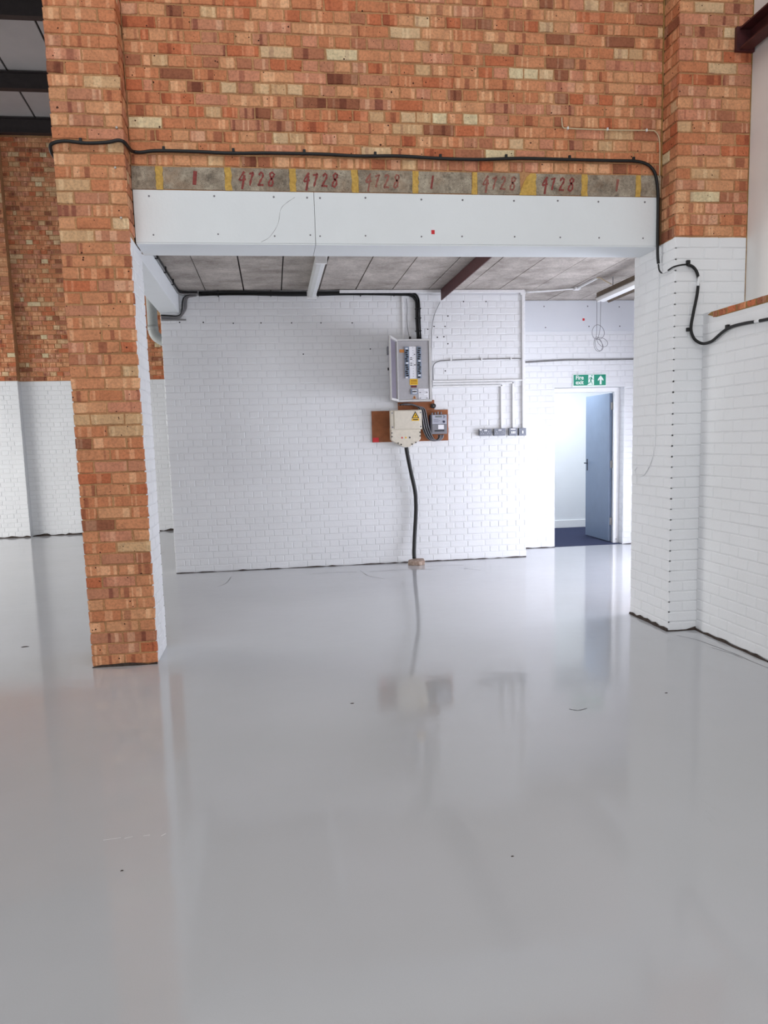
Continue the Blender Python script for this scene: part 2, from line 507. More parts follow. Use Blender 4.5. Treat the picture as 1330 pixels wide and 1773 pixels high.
# concrete blocks with painted numbers, yellow mortar between
joints = [(-.684, .046), (-.225, .042), (.215, .044), (.650, .044), (1.080, .040), (1.510, .038), (1.905, .118), (2.332, .044), (2.745, .038)]
DIG = {'1': [[(.35, 1), (.30, .0)]],
       '4': [[(.62, 1.05), (.06, .42), (.80, .50)], [(.60, .80), (.46, -.28)]],
       '7': [[(.02, .86), (.30, .92), (.52, .96), (.34, .5), (.22, .02)]],
       '2': [[(.06, .78), (.22, .98), (.48, .94), (.50, .72), (.26, .36), (.04, .06), (.34, .08), (.70, .04)]],
       '8': [[(.66, .92), (.40, 1.0), (.22, .84), (.36, .60), (.60, .40), (.56, .10), (.28, .02), (.10, .18), (.30, .46), (.62, .72), (.70, .94)]]}
edges = [XL + .004] + [q for c, wd in joints for q in (c - wd / 2, c + wd / 2)] + [XR - .012]
texts = ['', '1', '4728', '4728', '4728', '1', '4728', '4728', '1', '']
faint = [0, 0, 0, 0, 1, 0, 1, 0, 1, 0]
for k in range(10):
    a, b = edges[2 * k], edges[2 * k + 1]
    bm = bmesh.new(); vs_ = add_box(bm, a, b, YW - .002, YW + .06, 3.241, 3.387)
    for v in bm.verts: v.co += Vector((R.uniform(-.004, .004), 0, R.uniform(-.003, .003)))
    blk = obj('concrete_block', bm, MBLOCK, wallF)
    if texts[k]:
        bm = bmesh.new(); t = texts[k]; wd = .066 if len(t) > 1 else .05
        x0 = a + (b - a) * {1: .48, 5: .22, 8: .58}.get(k, .13)
        for q, ch in enumerate(t):
            for si, st in enumerate(DIG[ch]):
                pp = spline([(x0 + q * wd + px * wd * .86 + (pz - .5) * .010 + R.uniform(-.002, .002), 0, 3.272 + pz * .088 + R.uniform(-.002, .002)) for px, pz in st], 4)
                ribbon(bm, [(p.x, p.z) for p in pp], .0145 if len(t) > 1 else .024, YW - .0042 - .0005 * si)
        tag(obj('painted_number', bm, MPAINTF if faint[k] else MPAINTR, blk),
            'red brush-painted ' + t)
for c, wd in joints:
    bm = bmesh.new(); n = 7
    L_, R_ = [], []
    for q in range(n):
        z = 3.238 + .150 * q / (n - 1)
        L_.append((c - wd / 2 - .001 + R.uniform(-.005, .005), z)); R_.append((c + wd / 2 + .001 + R.uniform(-.005, .005), z))
    if wd > .1: L_ = [(c + .02 - .085 * (1 - q / 6) ** .6, z) for q, (x, z) in enumerate(L_)]
    out = L_ + R_[::-1]
    A = [bm.verts.new((x, YW - .004, z)) for x, z in out]; B = [bm.verts.new((x, YW + .02, z)) for x, z in out]
    bm.faces.new(A); bm.faces.new(B[::-1])
    for i in range(len(A)): bm.faces.new((A[i], B[i], B[(i + 1) % len(A)], A[(i + 1) % len(A)]))
    obj('mortar_joint', bm, MYELLOW, wallF)
# left-hand bit of raked mortar where the wall meets the right pier
box('mortar_joint', XR - .012, XR - .001, YW - .006, YW + .01, 3.39, 8.0, MOLIVE, wallF)

# --- right pier
pierR = structure(box('wall_pier_right', XR + .006, 3.478, YP + .005, 6.18, 0, 8.0, MORTAR),
                  'brick pier right of the opening, white painted below and bare red above', 'pier')
ZW = 2.899
nW = int(round(ZW / P))
rows = []; rowsw = []
for i in range(58):
    z = .004 + P * (i + .5) + (ZW - nW * P)
    if i < nW:
        hi = 3.168 if z < 2.36 else 3.478
        rowsw.append((z, split(XR, hi, [.2235, .2235, .1118] if i % 2 else [.1118, .2235, .2235], .005)))
    else:
        rows.append((z, split(XR, 3.478, [.2235, .2235, .1118] if i % 2 else [.1118, .2235, .2235])))
lay(pierR, '-Y', YP, rows, BH)
bm = bmesh.new(); add_box(bm, XR + .003, 3.478, YP + .003, YP + .012, 0, ZW - .004)
obj('painted_face', bm, MWJ, pierR)
bm = bmesh.new(); add_box(bm, XR + .003, XR + .012, YP + .003, 6.182, 0, ZW - .004)
obj('painted_side', bm, MWJ, pierR)
lay(pierR, '-Y', YP - .001, rowsw, BH + .003, 'white')
rows = [(z, split(YP + .012, YW - .004, [.11] if i % 2 else [.22])) for i, (z, _) in enumerate(rows)]
lay(pierR, '-X', XR, rows, BH)
rows = [(z, split(YP + .006, 6.182, [.2235] if i % 2 else [.1118, .2235, .2235], .005)) for i, (z, _) in enumerate(rowsw)]
lay(pierR, '-X', XR - .001, rows, BH + .003, 'white')
# mortar bead at the cladding edge
box('mortar_joint', 3.478, 3.492, YP + .002, YP + .03, 2.37, 8.0, MOLIVE, pierR)

# --- right wall: painted brick dado with a bare top course, cladding above
wallR = structure(box('wall_right', 3.157, 3.478, -8, YP, 0, 2.362, MWJ), 'white painted brick wall along the right hand side', 'wall')
rows = []
for i in range(29):
    z = .004 + P * (i + .5)
    rows.append((z, split(1.2, YP - .004, [.2235] if i % 2 == 0 else [.1118] + [.2235] * 40, .004)))
lay(wallR, '-X', 3.1535, rows, BH + .003, 'white', limit=290, near=(3.1, 5.4, 1.4))
lay(wallR, '-X', 3.1545, [(2.337, split(1.2, 5.40, [.1118]))], .040, 'raw', pal=(1, 4, 4, 6, 10))
bm = bmesh.new()
A = [bm.verts.new((3.1552, y, z)) for y, z in ((1.2, 2.308), (5.36, 2.312), (5.47, 2.345), (5.42, 2.358), (1.2, 2.360))]
B = [bm.verts.new((3.25, v.co.y, v.co.z)) for v in A]
bm.faces.new(A); bm.faces.new(B[::-1])
for i in range(5): bm.faces.new((A[i], B[i], B[(i + 1) % 5], A[(i + 1) % 5]))
obj('bare_top', bm, MOLIVE, wallR)
cl = structure(box('wall_right_cladding', 3.484, 3.60, -8, 6.18, 2.362, 8.0, MCLAD), 'smooth off-white wall lining above the painted brick on the right', 'wall')
# steel rail running back along the cladding
rl = thing('steel_rail', (3.40, 5.4, 4.1), 'dark red steel rail fixed to the right hand brick pier', 'steel beam')
box('web', 3.440, 3.452, 1.0, 5.50, 4.17, 4.29, MRED, rl)
box('flange', 3.36, 3.452, 1.0, 5.50, 4.158, 4.170, MRED, rl)
box('flange', 3.36, 3.452, 1.0, 5.50, 4.29, 4.302, MRED, rl)
box('end_plate', 3.34, 3.478, 5.50, 5.526, 4.15, 4.31, MRED, rl)

# --- middle wall with the electrics
wallM = structure(box('wall_middle', -1.214, 3.115, YM + .003, YM + .33, 0, 3.28, MWJ), 'white painted brick wall carrying the fuse board', 'wall')
rows = []
nM = int(3.28 / P)
for i in range(nM):
    z = .006 + P * (i + .5)
    rows.append((z, english(-1.216, 3.117, i)))
lay(wallM, '-Y', YM, rows, BH + .002, 'white', limit=300, near=(2.4, 9.5, .9))
structure(box('wall_return', 2.95, 3.112, YM + .332, YE + .1, 0, 3.28, MWJ), 'short white return behind the right end of the fuse board wall', 'wall')
# plugs and screw holes
for x, z in [(-1.005, 2.925), (-.738, 2.923), (-.397, 2.910), (-.078, 2.912), (.277, 2.910), (.622, 2.908), (.992, 2.905), (2.349, 3.146),
             (2.628, 3.145), (2.154, 2.978), (1.982, 2.857), (2.116, 2.856), (1.903, 2.824), (2.148, 2.652), (2.02, 2.729), (2.10, 2.735), (2.11, 2.33), (1.2, 2.6), (.4, 2.55)]:
    cyl('wall_plug', (x, YM - .004, z), (0, 1, 0), .008, .01, MINK, wallM, 8)

# --- exit wall (the wing with the door)
DX0, DX1, DZ = 3.755, 4.735, 2.15
bm = bmesh.new()
add_box(bm, 3.0, DX0, YE + .004, YE + .30, 0, 3.28); add_box(bm, DX1, 5.6, YE + .004, YE + .30, 0, 3.28); add_box(bm, DX0, DX1, YE + .004, YE + .30, DZ, 3.28)
wallE = structure(obj('wall_exit', bm, MWJ), 'white painted brick wall around the office door', 'wall')
rows = []
for i in range(36):
    z = .006 + P * (i + .5)
    sp = english(3.118, 5.55, i)
    if z < DZ + .03: sp = cut(sp, DX0, DX1)
    rows.append((z, [s for s in sp if s[0] < 5.1]))
lay(wallE, '-Y', YE, rows, BH + .002, 'white', limit=300, near=(4, 8, 1))
rows = [(.006 + P * (i + .5), split(YE + .004, YE + .14, [.2235])) for i in range(27)]
lay(wallE, '-X', DX1 - .001, rows, BH + .002, 'white')

# --- far hall wall at the left
wallB = structure(box('wall_far', -10, 2.9, YF + .006, YF + .3, 0, 7.3, MORTAR), 'far brick wall with white painted lower part behind the left pier', 'wall')
box('pilaster', -5.6, -4.294, YF - .14, YF + .02, 2.70, 6.75, MORTAR, wallB)
bm = bmesh.new(); add_box(bm, -10, 2.9, YF + .003, YF + .02, 0, 2.70); o_ = obj('painted_lower', bm, MWJ, wallB)
bm = bmesh.new(); add_box(bm, -5.6, -4.294, YF - .143, YF + .02, 0, 2.70); o_ = obj('painted_pilaster', bm, MWJ, wallB)
nF = int(2.70 / P)
rw = [(2.70 - P * (i + .5), english(-4.29, .4, i)) for i in range(nF)]
lay(wallB, '-Y', YF, rw, BH, 'white', limit=0)
rw = [(2.70 - P * (i + .5), english(-5.6, -4.296, i)) for i in range(nF)]
lay(wallB, '-Y', YF - .146, rw, BH, 'white', limit=0)
rr = [(2.704 + P * (i + .5), english(-4.29, .4, i)) for i in range(51)]
lay(wallB, '-Y', YF, rr, BH, 'raw', limit=300, near=(-3.6, 14, 2.9))
rr = [(2.704 + P * (i + .5), english(-5.6, -4.296, i)) for i in range(51)]
lay(wallB, '-Y', YF - .148, rr, BH, 'raw', limit=0)

# --- ceiling of concrete slabs
ceil = structure(box('ceiling', -1.2, 5.6, 6.08, YE + .3, 3.30, 3.5, MSEAM), 'low ceiling of grey concrete slabs behind the beam', 'ceiling')
seams = [-1.125 + .4335 * i for i in range(16)]
for i in range(15):
    a, b = seams[i] + .006, seams[i + 1] - .006
    if b > 5.6: b = 5.6
    bm = bmesh.new(); add_box(bm, a, b, 6.08, YE, 3.28, 3.33)
    for v in bm.verts: v.co.x += R.uniform(-.004, .004); v.co.z += R.uniform(-.002, .002) if v.co.z < 3.3 else 0
    obj('ceiling_slab', bm, MSLAB, ceil)

# --- white boxed beam over the opening
bmz0, bmz1 = 2.889, 3.236
trim = thing('trim_1', (1.0, 5.76, 2.889), 'long white boxed-in beam spanning the opening', 'beam casing', None, 'structure')
box('gap_shade', XL - .002, XL + .012, YW + .012, YW + .022, bmz0 + .004, bmz1, MSEAM, trim)  # dark strip set behind the board edge to paint the gap's shade
box('casing_board', XL + .004, .357, YW, YW + .02, bmz0 + .004, bmz1, MWB, trim, .0012)
box('casing_board', .360, XR - .030, YW, YW + .02, bmz0 + .004, bmz1, MWB, trim, .0012)
box('soffit_board', XL + .005, .357, YW + .004, 6.09, bmz0 - .006, bmz0 + .004, MWB, trim)
box('soffit_board', .360, XR - .006, YW + .004, 6.09, bmz0 - .006, bmz0 + .004, MWB, trim)
box('rear_board', XL - .01, XR - .03, 6.075, 6.09, bmz0, 3.28, MWB, trim)
for x in (-.76, -.325, .08, .31, .40, .72, 1.12, 1.42, 1.80, 2.13, 2.44, 2.80):
    cyl('screw', (x, YW - .0015, 3.200 + R.uniform(-.006, .004)), (0, 1, 0), .007, .004, MSTEELW, trim, 8)
    cyl('screw', (x + R.uniform(-.01, .02), YW - .0015, 2.945 + R.uniform(-.006, .006)), (0, 1, 0), .006, .004, MSTEELW, trim, 8)
box('fire_sticker', 1.188, 1.212, YW - .002, YW, 2.962, 2.990, MREDS, trim)
box('fire_sticker', 1.188, 1.212, YW - .002, YW, 2.990, 3.008, MPAPER, trim)
bm = bmesh.new()
ribbon(bm, [(p.x, p.z) for p in spline([(.225, 0, 3.20), (.17, 0, 3.165), (.125, 0, 3.12), (.10, 0, 3.02), (.04, 0, 2.935), (-.02, 0, 2.90)], 5)], .0016, YW - .0008, .0005)
obj('hairline_crack', bm, MDIRT, trim)

# --- white box along the left under the slabs, panel over the door
t2 = structure(box('trim_2', -1.22, -1.0, 6.09, YM, 3.03, 3.262, MWB, None, .002), 'white boxed-in steel running back from the beam to the fuse board wall', 'beam casing')
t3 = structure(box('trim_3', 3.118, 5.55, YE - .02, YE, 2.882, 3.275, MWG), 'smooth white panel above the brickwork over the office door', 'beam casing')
for x, z in ((3.6, 3.2), (3.62, 2.93), (4.2, 3.2), (4.64, 3.19), (4.65, 2.94), (4.22, 2.94)):
    cyl('screw', (x, YE - .0225, z), (0, 1, 0), .009, .004, MSTEELW, t3, 8)
box('fire_sticker', 4.13, 4.158, YE - .023, YE - .02, 3.015, 3.045, MREDS, t3)
box('fire_sticker', 4.13, 4.158, YE - .023, YE - .02, 3.045, 3.062, MPAPER, t3)

# --- office beyond the door
structure(box('floor_office', 3.115, 7.2, YE + .02, 12.4, -.10, .006, MCARPET), 'dark navy carpet in the office through the door', 'floor')
structure(box('wall_office', 3.1, 7.3, 12.4, 12.55, 0, 2.8, MOFFICE), 'smooth white office wall seen through the open door', 'wall')
structure(box('baseboard_office', 3.115, 7.2, 12.38, 12.4, .006, .13, MGLOSS, None, .004), 'white skirting board in the office', 'skirting')
structure(box('wall_office_left', 3.0, 3.11, YE + .3, 12.4, 0, 2.8, MOFFICE), 'white side wall of the office', 'wall')
structure(box('wall_office_right', 7.2, 7.3, YE + .3, 12.4, 0, 2.8, MOFFICE), 'white far side wall of the office', 'wall')
structure(box('ceiling_office', 3.0, 7.3, YE + .3, 12.55, 2.6, 2.7, MOFFICE), 'white office ceiling', 'ceiling')
lp = bpy.data.lights.new('office_fill_light', 'AREA'); lp.shape = 'RECTANGLE'; lp.size = 1.6; lp.size_y = .5; lp.energy = 46; lp.color = (.86, .93, 1.0)  # unseen lamp added overhead in place of the office's window light
lo = bpy.data.objects.new('office_fill_light', lp); col.objects.link(lo); lo.location = (4.4, 11.2, 2.58)

# --- bay on the right behind the pier, hall shell
bm = bmesh.new()
add_box(bm, 5.6, 5.75, 6.05, 6.35, 0, 3.3); add_box(bm, 5.6, 5.75, 8.55, 10.5, 0, 3.3); add_box(bm, 5.6, 5.75, 6.35, 8.55, 1.95, 3.3); add_box(bm, 5.6, 5.75, 6.35, 8.55, 0, .15)
structure(obj('wall_bay', bm, MWJ), 'white side wall of the bay with a wide glazed opening', 'wall')
structure(box('wall_bay_end', 3.48, 5.6, 6.05, 6.18, 0, 3.3, MWJ), 'white end wall of the bay behind the right pier', 'wall')
bm = bmesh.new()
add_box(bm, -10.2, -10, -8, 8.5, 0, 8.05); add_box(bm, -10.2, -10, 13.1, 14.9, 0, 8.05); add_box(bm, -10.2, -10, 8.5, 13.1, 3.1, 8.05)
structure(obj('wall_left', bm, MW), 'plain left side wall of the hall', 'wall')
bm = bmesh.new()
add_box(bm, -10.2, -4.3, -8.2, -8, 0, 8.05); add_box(bm, .3, 3.6, -8.2, -8, 0, 8.05); add_box(bm, -4.3, .3, -8.2, -8, 4.2, 8.05)
structure(obj('wall_back', bm, MW), 'plain end wall of the hall behind the viewpoint', 'wall')
bm = bmesh.new()
add_box(bm, -1.2, 5.6, 6.08, 6.2, 3.5, 8.0); add_box(bm, -1.3, -1.2, 6.08, 10.5, 3.5, 8.0); add_box(bm, -1.3, 5.6, 10.4, 10.5, 3.3, 8.0)
structure(obj('wall_loft', bm, MW), 'plain walls closing the loft over the low ceiling', 'wall')
# roof: outer deck with three skylight openings, sheets on the underside
bm = bmesh.new()
ys = [-8.2, -5.15, -3.85, -1.65, -.35, 1.75, 3.05, 14.9]
for k in range(0, 7, 2): add_box(bm, -10.2, 5.8, ys[k], ys[k + 1], 8.0, 8.12)
for k in (1, 3, 5):
    add_box(bm, -10.2, -3.6, ys[k], ys[k + 1], 8.0, 8.12); add_box(bm, 2.4, 5.8, ys[k], ys[k + 1], 8.0, 8.12)
roof = structure(obj('ceiling_roof', bm, MSEAM), 'high warehouse roof of grey-white sheets over dark purlins', 'roof')
def roof_z(y): return 6.985 + .1 * (14.5 - y)
for k in range(9):
    a = -8.17 + .75 * k
    bm = bmesh.new(); add_box(bm, a + .016, a + .734, 6.3, 14.58, 0, .04)
    for v in bm.verts: v.co.z += roof_z(v.co.y)
    obj('roof_sheet', bm, MROOF, roof)
bm = bmesh.new(); add_box(bm, -8.2, -1.3, 6.3, 14.6, .045, .09)
for v in bm.verts: v.co.z += roof_z(v.co.y)
obj('roof_backing', bm, MSEAM, roof)
for k, y in enumerate((14.50, 13.15, 11.43, 9.7)):
    z0 = roof_z(y) - .245
    pu = thing('roof_purlin', (-4, y, z0), ['dark steel eaves beam on top of the far brick wall', 'dark steel purlin nearest the far wall under the roof sheets',
               'dark steel purlin second from the far wall, at the top left corner', 'dark steel purlin third from the far wall under the roof'][k], 'purlin', 'roof purlins')
    box('web', -9.9, -1.35, y - .005, y + .005, z0, z0 + .22, MDARK, pu)
    box('flange', -9.9, -1.35, y - .06, y + .06, z0 - .01, z0, MDARK, pu)
    box('flange', -9.9, -1.35, y - .06, y + .06, z0 + .22, z0 + .23, MDARK, pu)

# --- ragged dark gap where the walls meet the floor
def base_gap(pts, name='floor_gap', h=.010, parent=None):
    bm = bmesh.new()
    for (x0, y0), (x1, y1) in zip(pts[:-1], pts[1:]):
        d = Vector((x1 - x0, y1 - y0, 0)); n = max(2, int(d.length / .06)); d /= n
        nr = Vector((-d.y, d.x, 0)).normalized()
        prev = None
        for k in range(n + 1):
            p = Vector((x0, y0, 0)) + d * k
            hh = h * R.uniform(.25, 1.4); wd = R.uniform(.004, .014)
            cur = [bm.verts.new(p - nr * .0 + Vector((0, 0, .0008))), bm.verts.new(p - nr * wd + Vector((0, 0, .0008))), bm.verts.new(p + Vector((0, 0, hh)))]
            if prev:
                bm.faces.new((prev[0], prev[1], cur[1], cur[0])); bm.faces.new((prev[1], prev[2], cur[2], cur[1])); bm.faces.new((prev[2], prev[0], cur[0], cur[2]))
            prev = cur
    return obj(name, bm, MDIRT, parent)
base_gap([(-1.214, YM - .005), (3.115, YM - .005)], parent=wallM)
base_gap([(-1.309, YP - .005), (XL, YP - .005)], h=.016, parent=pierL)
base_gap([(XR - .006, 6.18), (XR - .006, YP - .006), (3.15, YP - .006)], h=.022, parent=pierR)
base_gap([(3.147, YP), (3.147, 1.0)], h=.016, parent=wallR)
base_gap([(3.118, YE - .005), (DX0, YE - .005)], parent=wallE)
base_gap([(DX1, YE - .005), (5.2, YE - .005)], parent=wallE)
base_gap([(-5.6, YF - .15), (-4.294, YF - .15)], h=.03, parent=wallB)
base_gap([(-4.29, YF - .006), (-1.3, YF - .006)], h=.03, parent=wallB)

# ------------------------------------------------------------------ cables on the brickwork
ca = thing('power_cable', (-1.3, 5.5, 3.4), 'thick black cable clipped along the brick wall above the beam', 'cable')
pts = [(-1.318, 5.62, 3.38), (-1.322, 5.54, 3.395), (-1.308, 5.508, 3.430), (-1.228, 5.504, 3.448), (-1.094, 5.506, 3.440), (-.969, 5.506, 3.447),
       (-.895, 5.506, 3.461), (-.862, 5.52, 3.454), (-.852, 5.60, 3.455), (-.850, 5.69, 3.466), (-.835, 5.734, 3.472), (-.79, 5.736, 3.470), (-.694, 5.736, 3.482), (-.466, 5.736, 3.483), (-.197, 5.736, 3.477),
       (.077, 5.736, 3.483), (.433, 5.736, 3.483), (.674, 5.736, 3.476), (.959, 5.736, 3.482), (1.248, 5.736, 3.472), (1.541, 5.736, 3.470), (1.839, 5.736, 3.484),
       (2.184, 5.736, 3.483), (2.535, 5.736, 3.482), (2.712, 5.736, 3.482), (2.802, 5.736, 3.463), (2.856, 5.736, 3.420), (2.880, 5.736, 3.360), (2.894, 5.735, 3.238),
       (2.896, 5.735, 3.0), (2.898, 5.735, 2.83), (2.905, 5.735, 2.76)]
tube('sheath', pts, .0112, MBLACK, ca, 10)
for x, y, z in [(-1.131, 5.516, 3.462), (-.643, 5.742, 3.502), (-.180, 5.742, 3.500), (.302, 5.742, 3.503), (.796, 5.742, 3.498), (1.261, 5.742, 3.492), (1.741, 5.742, 3.500), (2.214, 5.742, 3.503), (2.703, 5.742, 3.502)]:
    bm = bmesh.new(); add_box(bm, x - .009, x + .009, y - .010, y + .008, z - .014, z + .010, .003); obj('cable_clip', bm, MBLACK, ca)
c2 = thing('loop_cable', (2.95, 5.5, 2.2), 'black cable drooping in a loop across the white right pier', 'cable')
lp2 = [(2.905, 5.735, 2.755), (2.908, 5.725, 2.71), (2.912, 5.69, 2.684), (2.914, 5.61, 2.683), (2.914, 5.545, 2.690), (2.925, 5.510, 2.693), (2.967, 5.506, 2.701), (3.011, 5.508, 2.705), (3.056, 5.508, 2.687), (3.088, 5.508, 2.647), (3.099, 5.508, 2.588), (3.092, 5.508, 2.495),
       (3.068, 5.508, 2.373), (3.052, 5.508, 2.283), (3.054, 5.508, 2.230), (3.075, 5.506, 2.184), (3.105, 5.500, 2.157), (3.128, 5.47, 2.142), (3.134, 5.40, 2.142), (3.136, 5.345, 2.154), (3.136, 5.237, 2.192), (3.136, 5.132, 2.212), (3.136, 4.965, 2.212), (3.136, 4.838, 2.205), (3.136, 4.60, 2.200), (3.136, 4.0, 2.21), (3.136, 2.5, 2.2)]
tube('sheath', lp2[7:], .0108, MBLACK, c2, 10)
tube('thin_tail', lp2[:8], .006, MBLACK, c2, 8)
for x, y, z in [(3.022, 5.52, 2.722), (3.034, 5.52, 2.248)]:
    box('cable_clip', x - .013, x + .013, y - .014, y + .008, z - .012, z + .014, MBLACK, c2, .003)
box('cable_clip', 3.132, 3.152, 5.175, 5.205, 2.20, 2.235, MBLACK, c2, .003)
c3 = thing('bell_wire', (2.15, 5.74, 3.4), 'thin cream wire clipped to the brick wall above the black cable near the right pier', 'wire')
tube('sheath', [(2.155, 5.742, 3.771), (2.157, 5.742, 3.735), (2.165, 5.742, 3.705), (2.21, 5.742, 3.697), (2.535, 5.742, 3.694), (2.823, 5.742, 3.698), (2.867, 5.742, 3.691), (2.895, 5.742, 3.655), (2.905, 5.742, 3.584), (2.907, 5.742, 3.38)], .0048, MTANW, c3, 6)
for x in (2.20, 2.50, 2.80):
    box('wire_clip', x - .005, x + .005, 5.735, 5.754, 3.690, 3.708, MWHITEP, c3)
c4 = thing('painted_wire', (2.92, 5.78, 1.2), 'thin white wire hanging down the white side of the right pier', 'wire')
tube('sheath', [(2.923, 5.76, 2.69), (2.923, 5.775, 2.161), (2.923, 5.78, 1.727), (2.923, 5.795, 1.374), (2.923, 5.92, 1.20), (2.923, 6.06, 1.16), (2.923, 6.12, 1.20), (2.923, 6.08, 1.235)], .0035, MW, c4, 6)

# ------------------------------------------------------------------ under the low ceiling
def batten_light(name, x, y0, y1, zt, label):
    t = thing(name, (x, (y0 + y1) / 2, zt - .13), label, 'light')
    box('body', x - .028, x + .028, y0, y1, zt - .05, zt, MWHITEP, t, .004)
    bm = bmesh.new(); prof = [(-.050, -.05), (-.052, -.085), (-.036, -.118), (0, -.128), (.036, -.118), (.052, -.085), (.050, -.05)]
    A = [bm.verts.new((x + a, y0 + .01, zt + b)) for a, b in prof]; B = [bm.verts.new((x + a, y1 - .01, zt + b)) for a, b in prof]
    bm.faces.new(A); bm.faces.new(B[::-1])
    for i in range(len(A)): bm.faces.new((A[i], B[i], B[(i + 1) % len(A)], A[(i + 1) % len(A)]))
    obj('diffuser', bm, MDIFF, t, smooth=False)
    for y in (y0, y1 - .03): box('end_cap', x - .054, x + .054, y - .004, y + .034, zt - .131, zt - .045, MWHITEP, t, .006)
    return t
batten_light('batten_light', .515, 7.55, 9.36, 3.28, 'unlit white fluorescent batten under the slabs left of the dark red steel')
t = thing('hanging_light', (3.93, 8.5, 3.05), 'unlit fluorescent fitting with rusty reflector hanging from chains near the right pier', 'light')
box('spine', 3.865, 3.925, 7.3, 9.15, 3.130, 3.175, MRUST, t, .004)
bm = bmesh.new()
A0 = [(3.845, 3.118), (3.87, 3.132), (3.95, 3.132), (4.02, 3.065), (4.016, 3.060), (3.948, 3.124), (3.872, 3.124), (3.850, 3.112)]
A = [bm.verts.new((a, 7.3, b)) for a, b in A0]; B = [bm.verts.new((a, 9.15, b)) for a, b in A0]
bm.faces.new(A); bm.faces.new(B[::-1])
for i in range(8): bm.faces.new((A[i], B[i], B[(i + 1) % 8], A[(i + 1) % 8]))
obj('reflector', bm, MRUST, t)
bm = bmesh.new(); add_cyl(bm, (3.90, 7.34, 3.095), (0, 1, 0), .019, 1.77, 14); obj('tube', bm, MDIFF, t, smooth=True)
box('housing', 3.862, 3.965, 7.30, 9.15, 3.070, 3.122, MWHITEP, t, .006)
for y in (7.7, 8.75):
    bm = bmesh.new()
    for k in range(5):
        z = 3.185 + k * .022
        pts = [(3.89 + (.006 * math.cos(q) if k % 2 else 0), y + (0 if k % 2 else .006 * math.cos(q)), z + .014 * math.sin(q)) for q in [math.pi * 2 * m / 8 for m in range(8)]]
        add_tube(bm, pts, .0022, 5, True)
    tag(obj('chain', bm, MSTEELW, t), 'short hanging chain')
    cyl('hook_plate', (3.89, y, 3.274), (0, 0, 1), .016, .006, MBRASS, t, 10)
wl = thing('looped_wire', (3.82, 9.0, 2.5), 'thin grey wires tied in loops dangling below the hanging light', 'wire')
yy = 9.1
def wp(l): return [(x * 1.0 + .075, yy + dy, z) for x, dy, z in l]
tube('strand', wp([(3.775, 0, 3.08), (3.776, 0, 2.9), (3.775, 0, 2.74), (3.770, .0, 2.64)]), .0028, MSTEELW, wl, 5)
tube('strand', wp([(3.822, 0, 3.07), (3.821, 0, 2.9), (3.818, 0, 2.76), (3.795, 0, 2.66), (3.770, .0, 2.635)]), .0028, MSTEELW, wl, 5)
def loop(cx, cz, a, b, rot, ph=0):
    c, s = math.cos(rot), math.sin(rot); out = []
    for k in range(25):
        q = 2 * math.pi * k / 24 + ph
        u, v = a * math.cos(q), b * math.sin(q)
        out.append((cx + u * c - v * s, .012 * math.sin(q * 2), cz + u * s + v * c))
    return out
tube('wire_loop', wp(loop(3.792, 2.715, .075, .085, .2)), .0028, MSTEELW, wl, 5, True, 2)
tube('wire_loop', wp(loop(3.792, 2.575, .050, .085, .25)), .0028, MSTEELW, wl, 5, True, 2)
tube('wire_loop', wp(loop(3.802, 2.570, .042, .075, .45)), .0028, MSTEELW, wl, 5, True, 2)
tube('wire_loop', wp(loop(3.842, 2.600, .045, .075, 1.0)), .0028, MSTEELW, wl, 5, True, 2)

rs = thing('steel_angle', (2.06, 7.8, 3.15), 'dark red steel angle fixed across the underside of the slabs', 'steel beam')
box('upright_leg', 2.055, 2.067, 6.10, YM - .078, 3.150, 3.272, MRED, rs)
box('flat_leg', 2.067, 2.16, 6.10, YM - .078, 3.262, 3.278, MRED, rs)

# bundle of black cables along the top of the fuse board wall, dropping to the board
cb = thing('cable_bundle', (1.78, 9.45, 2.70), 'bundle of black cables along the wall top dropping to the fuse board', 'cable bundle')
for k in range(6):
    dz = (k % 3) * .017; dy = (k // 3) * .017
    xd = 1.762 + (k % 3) * .020
    p = [(-.77, YM - .012 - dy, 3.222 + dz), (-.4, YM - .014 - dy, 3.232 + dz + R.uniform(-.004, .004)), (.3, YM - .012 - dy, 3.222 + dz + R.uniform(-.006, .006)), (1.0, YM - .014 - dy, 3.226 + dz + R.uniform(-.004, .004)),
         (xd - .22, YM - .012 - dy, 3.222 + dz), (xd - .07, YM - .014 - dy, 3.212 + dz), (xd - .012, YM - .016 - dy, 3.165 + dz * .6), (xd, YM - .018 - dy, 3.09), (xd + R.uniform(-.004, .004), YM - .03 - dy, 2.9), (xd, YM - .06 - dy, 2.705)]
    tube('cable', p, .0085, MBLACK, cb, 8)
for x in (-.55, 0.05, .6, 1.1, 1.5):
    box('cable_tie', x - .004, x + .004, YM - .042, YM - .001, 3.208, 3.275, MINK, cb)
for z in (3.06, 2.95, 2.80):
    box('cable_tie', 1.748, 1.816, YM - .065, YM - .002, z - .004, z + .004, MINK, cb)
